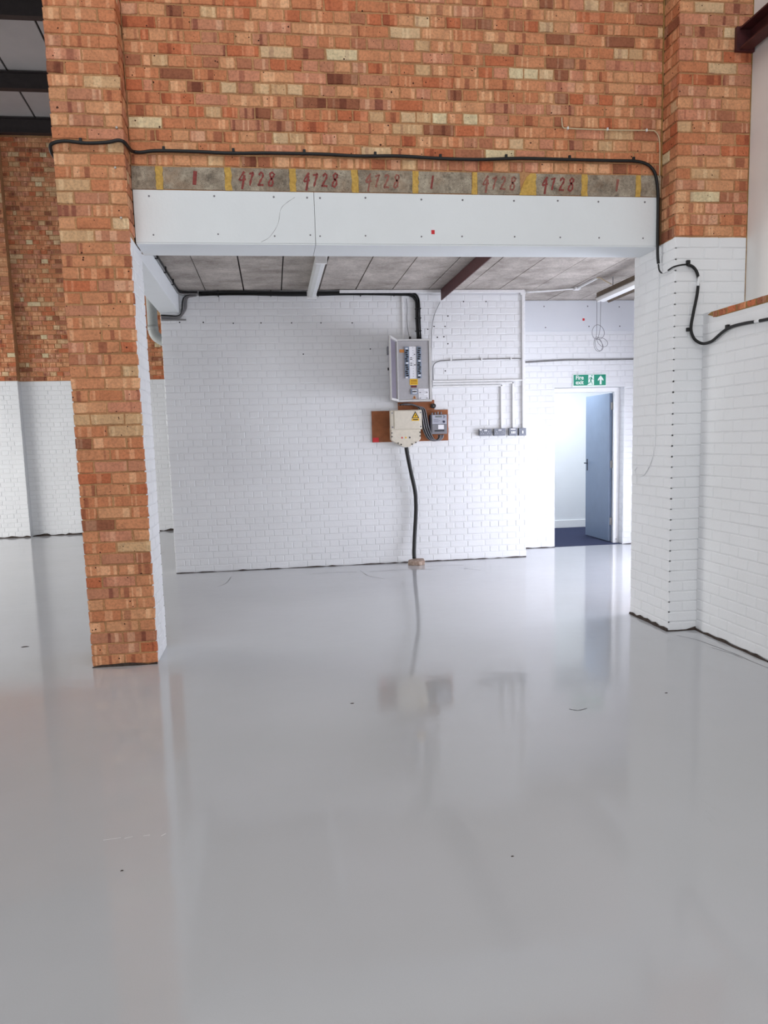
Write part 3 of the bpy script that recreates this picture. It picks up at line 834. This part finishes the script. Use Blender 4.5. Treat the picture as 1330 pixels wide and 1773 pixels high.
# grey cables around the boxed steel
gb = thing('corner_cables', (-1.0, 9.45, 3.0), 'grey and black cables bending round the end of the white boxed steel', 'cable bundle')
for k in range(4):
    o = .016 * k
    m = (MBLACK, MGREYC, MSTEELW, MGREYC)[k]
    tube('cable', [(-1.21, YM - .014, 3.005 - o * .9), (-1.10, YM - .014, 2.998 - o * .9), (-1.03, YM - .014, 2.994 - o * .8), (-.985 + o * .3, YM - .014, 3.018 - o * .3), (-.968 + o, YM - .016, 3.08), (-.960 + o, YM - .016, 3.15), (-.940 + o, YM - .016, 3.20), (-.89 + o, YM - .018, 3.222 - o * .2), (-.80, YM - .02, 3.226 - o * .2)], .0075, m, gb, 7)
box('conduit', -1.21, -.93, YM - .02, YM - .002, 2.944, 2.960, MGREYC, gb)
bc = thing('beam_side_cables', (-.97, 7.8, 3.2), 'black cables clipped along the side of the white boxed steel under the slabs', 'cable bundle')
for k in range(3):
    tube('cable', [(-.990 + .0, 6.12, 3.268 - .018 * k), (-.989, 7.2, 3.266 - .018 * k), (-.989, 8.3, 3.268 - .018 * k), (-.988, 9.3, 3.266 - .018 * k), (-.97, 9.46, 3.262 - .016 * k), (-.90, 9.49, 3.258 - .012 * k), (-.78, 9.50, 3.258 - .012 * k)], .0085, (MBLACK, MINK, MGREYC)[k], bc, 7)
for y in (6.6, 7.1, 7.7, 8.3, 8.9): box('cable_clip', -.999, -.972, y - .01, y + .01, 3.218, 3.278, MINK, bc)

# ------------------------------------------------------------------ conduits
def conduit(name, label, runs, sz=.022, mat=MWHITEP, boxes=(), group='white conduits on the fuse board wall'):
    a = runs[0][0]
    t = thing(name, a, label, 'conduit', group)
    for p, q in runs:
        lo_ = [min(p[i], q[i]) - sz / 2 for i in range(3)]; hi_ = [max(p[i], q[i]) + sz / 2 for i in range(3)]
        box('run', lo_[0], hi_[0], lo_[1], hi_[1], lo_[2], hi_[2], mat, t, .003)
    for b in boxes: cyl('junction_box', (b[0], b[1] - .022, b[2]), (0, 1, 0), .036, .036, mat, t, 16)
    return t
yc = YM - .014
conduit('conduit', 'white conduit running from the low ceiling down to the rightmost socket', [((3.083, yc, 3.25), (3.083, yc, 1.63))], .026, boxes=[(3.083, yc, 3.245)])
conduit('conduit', 'long white conduit under the ceiling edge above the fuse board', [((.86, yc - .045, 3.262), (3.04, yc - .03, 3.252))], .022)
conduit('conduit', 'upper of three white conduits leaving the fuse board', [((1.957, yc, 2.204), (3.062, yc, 2.204))], .020)
conduit('conduit', 'middle of three white conduits, dropping to the third socket', [((1.957, yc, 2.174), (2.952, yc, 2.174)), ((2.952, yc, 2.174), (2.952, yc, 1.63))], .020)
conduit('conduit', 'lower of three white conduits, dropping to the second socket', [((1.957, yc, 2.142), (2.806, yc, 2.142)), ((2.806, yc, 2.142), (2.806, yc, 1.63))], .020)
conduit('conduit', 'short white conduit dropping to the fuse board left of the black cables', [((1.600, yc, 3.20), (1.600, yc, 2.70))], .018)
t = thing('ceiling_conduit', (3.2, 9.5, 3.25), 'white conduit bending along the slabs towards the hanging light', 'conduit')
tube('run', [(3.12, yc - .03, 3.250), (3.40, 9.47, 3.258), (3.60, 9.41, 3.266), (3.70, 9.38, 3.266)], .011, MWHITEP, t, 8)
box('elbow_box', 3.675, 3.745, 9.33, 9.41, 3.248, 3.279, MWHITEP, t, .006)
box('run', 3.700, 3.722, 8.78, 9.33, 3.256, 3.278, MWHITEP, t, .003)
tube('flex_tail', [(3.711, 8.78, 3.268), (3.72, 8.72, 3.262), (3.76, 8.70, 3.23), (3.86, 8.72, 3.19)], .005, MTANW, t, 6)
t = thing('surface_cable', (1.94, 9.52, 2.2), 'thin grey cable curving off the fuse board and along the white brickwork', 'cable')
tube('sheath', [(1.955, yc, 2.224), (1.955, yc, 2.312), (1.962, yc, 2.395), (2.014, yc, 2.439), (2.136, yc, 2.453), (2.531, yc, 2.461), (2.952, yc, 2.463), (3.062, yc, 2.460)], .006, MGREYC, t, 7)
for x in (2.18, 2.56, 2.93): box('cable_clip', x - .008, x + .008, yc - .01, yc + .012, 2.448, 2.476, MWHITEP, t)
t = thing('thin_lead', (1.94, 9.52, 1.94), 'thin dark lead running from the steel angle down past the fuse board', 'cable')
tube('sheath', [(2.058, yc, 3.14), (1.985, yc, 2.991), (1.952, yc, 2.822), (1.938, yc, 2.483), (1.936, yc, 2.22), (1.935, yc, 1.95)], .0042, MGREYC, t, 6)
t = thing('earth_lead', (1.66, 9.52, 2.72), 'thin wavy wire hanging above the fuse board', 'cable')
tube('sheath', [(1.649, yc, 3.18), (1.655, yc, 3.08), (1.650, yc, 2.95), (1.655, yc, 2.84), (1.668, yc - .03, 2.73)], .0035, MGREYC, t, 6)
cyl('gland', (1.668, 9.45, 2.70), (0, 0, 1), .014, .028, MINK, t, 10)
t = thing('twin_cable', (3.2, 10.24, 2.49), 'pair of grey cables along the white brickwork above the exit sign', 'cable')
for k in range(2):
    tube('sheath', [(3.12, YE - .010, 2.478 + .005 * k), (3.4, YE - .010, 2.484 + .012 * k), (3.9, YE - .010, 2.504 + .010 * k), (4.4, YE - .010, 2.502 + .008 * k), (5.2, YE - .010, 2.506 + .008 * k)], .006, MGREYC, t, 7)

# ------------------------------------------------------------------ fuse board
FY = YM - .18
db = thing('fuse_board', (1.70, FY, 1.965), 'tall grey fuse board with its door open on the white wall', 'fuse board')
x0, x1, z0, z1 = 1.490, 1.902, 1.962, 2.690
bm = bmesh.new()
add_box(bm, x0, x1, FY + .016, YM - .026, z0, z1)
obj('enclosure', bm, MDBGREY, db)
for (a, b, c_, d) in ((x0, x1, z1 - .020, z1), (x0, x1, z0, z0 + .024), (x0, x0 + .014, z0 + .024, z1 - .020), (x1 - .026, x1, z0 + .024, z1 - .020)):
    box('rim', a, b, FY, FY + .018, c_, d, MDBRIM, db, .003)
box('cover_plate', x0 + .016, x1 - .032, FY + .010, FY + .016, z0 + .028, z1 - .024, MDBGREY, db)
py = FY + .009
def label_plate(nm, a, b, c_, d, m, parent=db, th=.003): return box(nm, a, b, py - th, py + .001, c_, d, m, parent)
for s in (0, 1):
    bx = 1.583 + s * .148
    col_ = label_plate('breaker_row', bx, bx + .050, 2.235, 2.600, MBLUEG, db, .012)
    for k in range(15):
        z = 2.590 - .024 * k
        o = .006 * math.sin(k * 2.1 + s)
        box('breaker_switch', bx + .010 + o, bx + .038 + o, py - .020, py - .011, z - .018, z - .003, MINK if (k + s) % 7 else MPAPER, col_)
card = label_plate('circuit_card', 1.641, 1.722, 2.232, 2.604, MPAPER, db, .004)
for a, b, z in ((1.650, 1.672, 2.474), (1.648, 1.676, 2.455), (1.650, 1.672, 2.410), (1.648, 1.674, 2.388), (1.694, 1.712, 2.512), (1.692, 1.716, 2.390)):
    box('written_line', a, b, py - .0055, py - .0035, z - .004, z + .004, MINK, card)
for k in range(12): box('written_mark', 1.682, 1.687, py - .0055, py - .0035, 2.585 - k * .030, 2.592 - k * .030, MINK, card)
label_plate('orange_label', 1.525, 1.580, 2.535, 2.570, MORANGE)
yl = label_plate('yellow_label', 1.640, 1.735, 2.158, 2.226, MYEL)
for z in (2.212, 2.195, 2.176): box('printed_line', 1.650, 1.726, py - .0045, py - .0025, z - .003, z + .003, MMAROON, yl)
label_plate('maroon_label', 1.652, 1.722, 2.126, 2.150, MMAROON)
ms = label_plate('main_switch', 1.648, 1.728, 2.046, 2.106, MBLUEG, db, .014)
box('switch_face', 1.664, 1.718, py - .017, py - .012, 2.056, 2.098, MPAPER, ms)
for k in range(3): box('switch_toggle', 1.668 + k * .017, 1.679 + k * .017, py - .024, py - .016, 2.068, 2.086, MINK, ms)
wt = prism('warning_triangle', [(1.672, 1.995), (1.712, 1.995), (1.692, 2.034)], py - .003, py, MORANGE, db)
prism('warning_bolt', [(1.684, 1.999), (1.700, 1.999), (1.692, 2.020)], py - .0042, py - .002, MINK, wt)
tc = label_plate('test_card', 1.742, 1.866, 1.990, 2.112, MPAPER)
for k in range(6): box('printed_line', 1.750, 1.750 + (.10 if k % 3 else .06), py - .0045, py - .0025, 2.095 - k * .018, 2.098 - k * .018, MMETERD, tc)
for a in (1.750, 1.832):
    for z in (2.066, 1.999): box('printed_line', a, a + .022, py - .0045, py - .0025, z - .002, z + .003, MINK, tc)
# open door, a shallow pan swung out past a right angle
hx, hy, ang, wdt = x0 + .002, FY + .002, math.radians(109.5), .402
def dpt(u, d, z):   # u along the leaf from the hinge, d depth of the pan towards the inside, z
    ux, uy = math.cos(-ang), math.sin(-ang)          # leaf direction when swung
    nx, ny = -uy, ux
    return Vector((hx + u * ux + d * nx, hy + u * uy + d * ny, z))
def dbox(nm, u0, u1, d0, d1, za, zb, mat, parent):
    bm = bmesh.new()
    vs_ = add_box(bm, u0, u1, d0, d1, za, zb)
    for v in bm.verts: v.co = dpt(v.co.x, v.co.y, v.co.z)
    return obj(nm, bm, mat, parent)
dr = dbox('door', 0.0, wdt, -.022, -.018, z0 + .004, z1 - .004, MDBDARK, db)
dbox('door_rim', 0.0, wdt, -.018, .004, z1 - .030, z1 - .004, MDBRIM, dr)
dbox('door_rim', 0.0, wdt, -.018, .004, z0 + .004, z0 + .030, MDBRIM, dr)
dbox('door_rim', wdt - .012, wdt, -.018, .004, z0 + .030, z1 - .030, MDBRIM, dr)
dbox('door_lock', wdt - .03, wdt - .01, -.040, -.022, 2.30, 2.33, MINK, dr)
box('side_switch', 1.395, 1.470, FY + .10, YM - .006, 2.525, 2.620, MMETERD, db, .004)
box('cable_entry', 1.905, 1.935, FY + .14, YM - .004, 2.08, 2.60, MDBRIM, db, .003)

# backboard
bb = thing('backboard', (1.66, YM - .02, 1.49), 'brown hardboard backing behind the service cutout and meter', 'board')
box('lower_panel', 1.190, 2.130, YM - .022, YM - .004, 1.492, 1.865, MMDF, bb, .002)
box('upper_panel', 1.515, 1.962, YM - .024, YM - .004, 1.867, 1.985, MMDF, bb, .002)
box('red_label', 1.196, 1.268, YM - .0245, YM - .021, 1.494, 1.548, MREDS, bb)

# service cutout
CY = YM - .16
co = thing('service_cutout', (1.59, CY, 1.43), 'beige moulded service cutout box with a yellow warning sign', 'electrical box')
prism('base', [(1.404, 1.66), (1.404, 1.520), (1.425, 1.498), (1.548, 1.440), (1.560, 1.425), (1.622, 1.425), (1.634, 1.440), (1.742, 1.498), (1.762, 1.520), (1.762, 1.66)], CY + .012, YM - .026, MBEIGE, co, .006)
box('lid', 1.392, 1.774, CY - .030, CY + .05, 1.632, 1.866, MBEIGE, co, .014)
box('lid_panel', 1.435, 1.745, CY - .040, CY - .028, 1.640, 1.858, MBEIGE, co, .008)
for x in (1.415, 1.758):
    for z in (1.665, 1.832): cyl('lid_screw', (x, CY - .034, z), (0, 1, 0), .009, .008, MMETERD, co, 10)
for x, z in ((1.412, 1.598), (1.412, 1.555), (1.754, 1.598), (1.754, 1.555), (1.485, 1.476), (1.522, 1.459), (1.655, 1.459), (1.700, 1.478)):
    cyl('base_screw', (x, CY + .006, z), (0, 1, 0), .008, .010, MINK, co, 8)
for x, m in ((1.535, MREDS), (1.580, MYEL), (1.628, MNAVY)): box('phase_mark', x - .008, x + .008, CY + .009, CY + .013, 1.530, 1.548, m, co)
sg = box('warning_sign', 1.648, 1.738, CY - .0425, CY - .039, 1.735, 1.762, MYEL, co)
box('printed_line', 1.662, 1.724, CY - .0445, CY - .042, 1.743, 1.754, MINK, sg)
tr = prism('warning_triangle', [(1.648, 1.766), (1.738, 1.766), (1.693, 1.848)], CY - .0425, CY - .039, MINK, co)
prism('triangle_face', [(1.662, 1.773), (1.724, 1.773), (1.693, 1.830)], CY - .0440, CY - .042, MYEL, tr)
prism('lightning_bolt', [(1.690, 1.776), (1.706, 1.797), (1.697, 1.797), (1.702, 1.818), (1.684, 1.792), (1.693, 1.792)], CY - .0452, CY - .0435, MINK, tr)

# electricity meter
MY = YM - .12
me_ = thing('electricity_meter', (2.01, MY, 1.57), 'silver grey electricity meter with a display beside the service cutout', 'meter')
box('case', 1.900, 2.098, MY + .012, YM - .026, 1.572, 1.806, MMETERD, me_, .006)
box('face', 1.912, 2.090, MY, MY + .016, 1.690, 1.800, MMETER, me_, .004)
box('side_cover', 1.890, 1.902, MY + .02, YM - .03, 1.60, 1.80, MNAVY, me_)
box('display', 1.950, 2.030, MY - .002, MY + .002, 1.770, 1.790, MLCD, me_)
for x, z in ((2.056, 1.786), (2.070, 1.776), (2.056, 1.766)): cyl('button', (x, MY - .004, z), (0, 1, 0), .006, .006, MNAVY, me_, 8)
cyl('seal', (2.056, MY - .004, 1.718), (0, 1, 0), .015, .006, MNAVY, me_, 14)
for k in range(3): box('printed_line', 1.930, 1.990 + .02 * (k % 2), MY - .0015, MY + .001, 1.745 - k * .014, 1.748 - k * .014, MNAVY, me_)
box('terminal_cover', 1.912, 2.090, MY + .004, MY + .016, 1.590, 1.686, MMETERD, me_, .004)
box('card', 1.985, 2.055, MY + .001, MY + .006, 1.630, 1.682, MPAPER, me_)
box('slot', 1.940, 2.060, MY + .001, MY + .006, 1.604, 1.618, MINK, me_)
bm = bmesh.new()
for x in (1.92, 1.955, 1.99, 2.03): add_cyl(bm, (x, MY + .03, 1.802), (0, 0, 1), .009, R.uniform(.018, .04), 8)
obj('terminal_screws', bm, MMETERD, me_)
# tails looping from the board to the meter
tl = thing('meter_tails', (1.9, MY, 1.5), 'bunch of grey and black tails looping from the fuse board down to the meter', 'cable bundle')
for k in range(9):
    o = k * .0095; m = (MGREYC, MINK, MSTEELW)[k % 3]
    dy = YM - .04 - (k % 3) * .014
    tube('tail', [(1.52 + o * 1.2, dy, 1.930), (1.60 + o, dy, 1.944 - o * .2), (1.70 + o * .5, dy - .01, 1.932 - o * .3), (1.765 + o * .8, dy - .02, 1.88), (1.785 + o * .9, dy - .03, 1.76), (1.805 + o * .95, dy - .03, 1.64),
                  (1.86 + o * .9, dy - .035, 1.525 - o * .10), (1.94 + o * .7, dy - .04, 1.492 + o * .05), (1.99 + o * .6, dy - .04, 1.52), (1.995 + o * .75, dy - .035, 1.562)], .0075, m, tl, 7)
be = thing('meter_sounder', (1.945, YM - .05, 1.91), 'small round black fitting above the electricity meter', 'electrical fitting')
cyl('body', (1.945, YM - .055, 1.912), (0, 1, 0), .030, .052, MINK, be, 18)
cyl('centre_button', (1.948, YM - .060, 1.910), (0, 1, 0), .007, .006, MGREYC, be, 10)

# supply cable and rubble at its foot
sc_ = tag(tube('supply_cable', [(1.591, YM - .10, 1.422), (1.600, YM - .10, 1.35), (1.640, YM - .09, 1.138), (1.688, YM - .08, .90), (1.698, YM - .075, .76), (1.694, YM - .075, .605), (1.672, YM - .09, .36), (1.655, YM - .12, .18), (1.650, YM - .145, .066)], .024, MBLACK, None, 12),
          'thick black supply cable rising from the floor to the service cutout', 'cable')
bm = bmesh.new()
ol = [(1.560, 9.33), (1.600, 9.27), (1.680, 9.245), (1.765, 9.29), (1.770, 9.40), (1.690, 9.46), (1.585, 9.44)]
A = [bm.verts.new((x + R.uniform(-.006, .006), y, .0)) for x, y in ol]; B = [bm.verts.new((x * .97 + .05, y * .97 + .281, .058 + R.uniform(-.008, .010))) for x, y in ol]
bm.faces.new(A[::-1]); bm.faces.new(B); n = len(A)
for i in range(n): bm.faces.new((A[i], A[(i + 1) % n], B[(i + 1) % n], B[i]))
bmesh.ops.bevel(bm, geom=list(bm.edges), offset=.006, segments=1, affect='EDGES')
tag(obj('rubble_stone', bm, MSTONE), 'broken lump of brick on the floor at the foot of the supply cable', 'stone')

# ------------------------------------------------------------------ sockets
def socket(xa, xb, za, zb, label, kind, tilt=0):
    t = thing('wall_socket', ((xa + xb) / 2, YM - .05, za), label, 'socket', 'grey metal sockets in a row')
    box('back_box', xa + .002, xb - .002, YM - .044, YM - .003, za + .002, zb - .002, MSOCKD, t, .004)
    f = box('face_plate', xa, xb, YM - .050, YM - .043, za, zb, MSOCK, t, .003)
    y = YM - .0505; cx = (xa + xb) / 2; cz = (za + zb) / 2
    if kind == 'double':
        for s in (-1, 1):
            q = cx + s * .040
            for dx, dz in ((0, .008), (-.012, -.014), (.012, -.014)):
                box('pin_slot', q + dx - (.002 if dz > 0 else .0045), q + dx + (.002 if dz > 0 else .0045), y - .0015, y + .001, cz + dz - (.006 if dz > 0 else .002), cz + dz + (.006 if dz > 0 else .002), MPAPER, t)
            box('rocker', cx + s * .010 - .007, cx + s * .010 + .007, y - .005, y + .001, cz + .014, cz + .034, MPAPER, t, .002)
    elif kind == 'triple':
        for k in (-1, 0, 1): box('rocker', cx + k * .020 - .0075, cx + k * .020 + .0075, y - .006, y + .001, cz - .022, cz + .008, MPAPER, t, .002)
        box('label_strip', cx - .030, cx + .030, y - .002, y + .001, cz + .026, cz + .038, MPAPER, t)
    else:
        box('rocker', cx - .009, cx + .009, y - .006, y + .001, cz - .020, cz + .014, MPAPER, t, .002)
    return t
s1 = socket(2.514, 2.668, 1.535, 1.618, 'leftmost grey metal double socket of the row', 'double')
bm = bmesh.new(); add_box(bm, 2.516, 2.545, YM - .0525, YM - .0495, 1.602, 1.616); obj('peeling_corner', bm, MPAPER, s1)
socket(2.700, 2.845, 1.532, 1.620, 'second grey metal double socket from the left of the row', 'double')
socket(2.892, 2.992, 1.528, 1.622, 'grey metal switch plate with three white rockers in the socket row', 'triple')
socket(3.016, 3.110, 1.525, 1.619, 'rightmost grey metal switch of the row at the wall corner', 'single')
tag(box('socket_link', 2.670, 2.699, YM - .03, YM - .004, 1.565, 1.58, MSOCK), 'short metal link between the two double sockets', 'conduit')

# ------------------------------------------------------------------ fire exit sign
SX0, SX1, SZ0, SZ1, SY = 4.000, 4.470, 2.152, 2.322, YE - .012
sg = thing('exit_sign', (4.235, SY, SZ0), 'green fire exit sign with running figure and arrow above the office door', 'sign')
box('border_plate', SX0, SX1, SY, SY + .008, SZ0, SZ1, MLUM, sg)
ip = box('green_panel', SX0 + .012, SX1 - .006, SY - .002, SY + .001, SZ0 + .018, SZ1 - .010, MGREEN, sg)
def flat_text(body, x, z, size, mat, parent, y, squeeze=1.0, bold=.012):
    cu = bpy.data.curves.new('txt', 'FONT'); cu.body = body; cu.size = size; cu.offset = size * bold; cu.extrude = .0004; cu.space_line = .82
    to = bpy.data.objects.new('txt', cu); col.objects.link(to)
    dg = bpy.context.evaluated_depsgraph_get()
    me = bpy.data.meshes.new_from_object(to.evaluated_get(dg))
    bpy.data.objects.remove(to); bpy.data.curves.remove(cu)
    for v in me.vertices: v.co = Vector((x + v.co.x * squeeze, y - v.co.z, z + v.co.y)) - Vector((0, 0, 0))
    bm = bmesh.new(); bm.from_mesh(me); bpy.data.meshes.remove(me)
    return obj('lettering', bm, mat, parent)
tag(flat_text('Fire', SX0 + .040, SZ0 + .098, .076, MLUM, ip, SY - .0032, .95, .02), 'white lettering Fire')
tag(flat_text('exit', SX0 + .040, SZ0 + .036, .076, MLUM, ip, SY - .0032, .95, .02), 'white lettering exit')
px0, px1, pz0, pz1 = SX0 + .208, SX0 + .296, SZ0 + .022, SZ1 - .014
pic = prism('pictogram', [(px0 + .010, pz1), (px1, pz1), (px1, pz0), (px0 - .008, pz0), (px0 + .020, pz0 + .024), (px0 + .010, pz0 + .03)], SY - .0034, SY - .0015, MLUM, ip)
def stroke(pts, wd):
    bm = bmesh.new(); ribbon(bm, pts, wd, SY - .0050, .0014); return bm
def pf(u, v): return (px0 + u * (px1 - px0), pz0 + v * (pz1 - pz0))
bm = bmesh.new()
for pts, wd in (([pf(.62, .78), pf(.50, .50), pf(.46, .42)], .017), ([pf(.60, .74), pf(.32, .72), pf(.18, .55)], .007), ([pf(.62, .72), pf(.78, .58), pf(.98, .55)], .007),
                ([pf(.48, .42), pf(.34, .22), pf(.02, .18)], .010), ([pf(.50, .44), pf(.66, .26), pf(.78, .04)], .010)):
    ribbon(bm, pts, wd, SY - .0050, .0014)
cx, cz = pf(.68, .92); ring = [bm.verts.new((cx + .008 * math.cos(q), SY - .005, cz + .008 * math.sin(q))) for q in [2 * math.pi * k / 10 for k in range(10)]]
ring2 = [bm.verts.new((v.co.x, SY - .0036, v.co.z)) for v in ring]
bm.faces.new(ring); bm.faces.new(ring2[::-1])
for k in range(10): bm.faces.new((ring[k], ring2[k], ring2[(k + 1) % 10], ring[(k + 1) % 10]))
obj('running_figure', bm, MGREEN, pic)
ax = SX1 - .080
prism('arrow', [(ax - .012, SZ0 + .030), (ax + .014, SZ0 + .030), (ax + .014, SZ0 + .096), (ax + .040, SZ0 + .074), (ax + .040, SZ0 + .100), (ax + .001, SZ0 + .148), (ax - .038, SZ0 + .100), (ax - .038, SZ0 + .074), (ax - .012, SZ0 + .096)], SY - .0034, SY - .0015, MLUM, ip)

# ------------------------------------------------------------------ door
HX, HY = 4.668, YE + .20
fr = thing('door_1', (4.24, HY, 0), 'grey office door standing open in its white frame', 'door', None, 'structure')
box('frame_jamb', HX + .004, DX1 - .002, YE + .13, YE + .26, 0, DZ - .06, MGLOSS, fr, .003)
box('frame_jamb', DX0 + .002, DX0 + .045, YE + .13, YE + .26, 0, DZ - .06, MGLOSS, fr, .003)
box('frame_head', DX0 + .002, DX1 - .002, YE + .13, YE + .26, DZ - .06, DZ - .003, MGLOSS, fr, .003)
box('door_stop', HX - .012, HX + .004, YE + .13, YE + .17, 0, DZ - .06, MGLOSS, fr)
box('frame_bolt', HX + .02, HX + .035, YE + .122, YE + .13, .05, .065, MBRASS, fr)
lf = box('door_leaf', HX - .046, HX - .004, HY + .018, HY + .018 + .83, .02, 2.075, MDOOR, fr, .002)
for z in (.30, 1.10, 1.90):
    h = box('hinge', HX - .030, HX + .006, HY + .004, HY + .0175, z - .05, z + .05, MBRASS, lf)
    cyl('hinge_pin', (HX - .010, HY - .002, z - .052), (0, 0, 1), .007, .104, MBRASS, lf, 10)
hy = HY + .018 + .77
h = box('handle_plate', HX - .050, HX - .0455, hy - .02, hy + .02, .99, 1.16, MIRON, lf, .002)
tube('lever', [(HX - .050, hy, 1.10), (HX - .085, hy, 1.10), (HX - .095, hy - .02, 1.10), (HX - .096, hy - .12, 1.10)], .009, MIRON, lf, 8)
h2 = box('handle_plate', HX - .0045, HX, hy - .02, hy + .02, .99, 1.16, MIRON, lf, .002)
tube('lever', [(HX, hy, 1.10), (HX + .035, hy, 1.10), (HX + .045, hy - .02, 1.10), (HX + .046, hy - .12, 1.10)], .009, MIRON, lf, 8)

# ------------------------------------------------------------------ duct beyond the fuse board wall
du = thing('duct_pipe', (-1.53, 11.2, 2.9), 'pale grey duct with an elbow behind the left end of the fuse board wall', 'duct')
tube('pipe', [(-1.535, 11.2, 7.30), (-1.535, 11.2, 3.09)], .068, MDUCT, du, 18, False)
tube('collar', [(-1.535, 11.2, 3.13), (-1.535, 11.2, 3.07)], .073, MDUCT, du, 18, False)
tube('elbow', [(-1.535, 11.2, 3.08), (-1.525, 11.2, 3.03), (-1.49, 11.2, 2.98), (-1.43, 11.2, 2.94), (-1.35, 11.2, 2.90), (-1.0, 11.2, 2.75)], .068, MDUCT, du, 18)

# ------------------------------------------------------------------ specks on the floor
for (x, y, r, lab) in [(-1.973, 6.265, .022, 'dark chipped mark on the floor left of the brick pier'), (.387, 4.387, .007, 'small dark speck on the floor in front of the opening'),
                       (.789, 2.589, .004, 'tiny dark speck on the near floor right of centre'), (-.605, 2.754, .004, 'tiny dark speck on the near floor left of centre'), (2.207, 4.171, .006, 'small dark speck on the floor near the right wall')]:
    bm = bmesh.new(); n = 9
    A = [bm.verts.new((x + r * R.uniform(.6, 1.3) * math.cos(2 * math.pi * k / n) * 1.6, y + r * R.uniform(.5, 1.2) * math.sin(2 * math.pi * k / n), .0)) for k in range(n)]
    B = [bm.verts.new((x + (v.co.x - x) * .6, y + (v.co.y - y) * .6, .0025)) for v in A]
    bm.faces.new(A[::-1]); bm.faces.new(B)
    for k in range(n): bm.faces.new((A[k], A[(k + 1) % n], B[(k + 1) % n], B[k]))
    tag(obj('floor_speck', bm, MDIRT), lab, 'mark', 'specks on the floor')

def floor_line(pts, wd, mat, name):
    bm = bmesh.new(); P_ = spline([(x, y, 0) for x, y in pts], 5); tops = []
    for i, p in enumerate(P_):
        t = (P_[min(i + 1, len(P_) - 1)] - P_[max(i - 1, 0)]).normalized(); nr = Vector((-t.y, t.x, 0)) * wd * R.uniform(.35, .75)
        tops.append((bm.verts.new(p + nr + Vector((0, 0, .0004))), bm.verts.new(p - nr + Vector((0, 0, .0004)))))
    for a, b in zip(tops[:-1], tops[1:]): bm.faces.new((a[0], a[1], b[1], b[0]))
    return obj(name, bm, mat, bpy.data.objects['floor'])
MCRACK = plain('grey_floor_crack', (104, 104, 106), .7, 0, .3, 60)
MGLINT = plain('pale_scratch_glint', (222, 224, 224), .3, 0, .05)
floor_line([(2.93, 5.40), (3.00, 5.25), (3.02, 5.12), (3.05, 4.85), (3.055, 4.60), (3.09, 4.2)], .006, MCRACK, 'crack')
floor_line([(2.99, 5.02), (3.03, 4.86), (3.035, 4.72)], .005, MCRACK, 'crack')
floor_line([(.35, 9.02), (.62, 9.05), (.90, 9.02)], .010, MCRACK, 'crack')
floor_line([(1.05, 8.98), (1.45, 9.0), (1.80, 8.93)], .010, MCRACK, 'crack')
floor_line([(.95, 9.1), (1.0, 8.7), (1.15, 8.45)], .008, MCRACK, 'crack')
floor_line([(-.55, 9.1), (-.58, 8.7), (-.66, 8.5)], .006, MCRACK, 'crack')
floor_line([(1.75, 9.16), (2.0, 9.17), (2.2, 9.13)], .009, MCRACK, 'crack')
floor_line([(2.1, 8.95), (2.3, 8.7)], .007, MCRACK, 'crack')
floor_line([(-1.72, 11.2), (-1.63, 11.6)], .012, MCRACK, 'crack')
for x0_, x1_ in ((-.72, -.655), (-.64, -.61), (-.57, -.545), (-.50, -.485)):
    floor_line([(x0_, 2.995 + R.uniform(-.01, .01)), (x1_, 3.005)], .004, MGLINT, 'scratch_glint')  # pale strokes painting the glint on fine floor scratches
floor_line([(1.56, 4.03), (1.60, 4.00), (1.66, 4.02)], .008, MCRACK, 'crack')

# paint splashes on the looped cable, stray screws in the left pier
tube('paint_patch', [(2.9115, 5.60, 2.683), (2.9115, 5.64, 2.683), (2.910, 5.67, 2.684)], .0078, MW, c2, 8)
tube('paint_patch', [(3.0975, 5.508, 2.62), (3.099, 5.508, 2.588), (3.0975, 5.508, 2.555)], .0115, MW, c2, 8)
tube('paint_patch', [(3.136, 4.86, 2.2065), (3.136, 4.81, 2.2045)], .0118, MW, c2, 8, False)
for x, z in ((-.905, 3.545), (-.93, 3.30), (-.915, 2.99)):
    cyl('screw', (x, YP - .010, z), (0, 1, 0), .007, .014, MBRASS, pierL, 8)
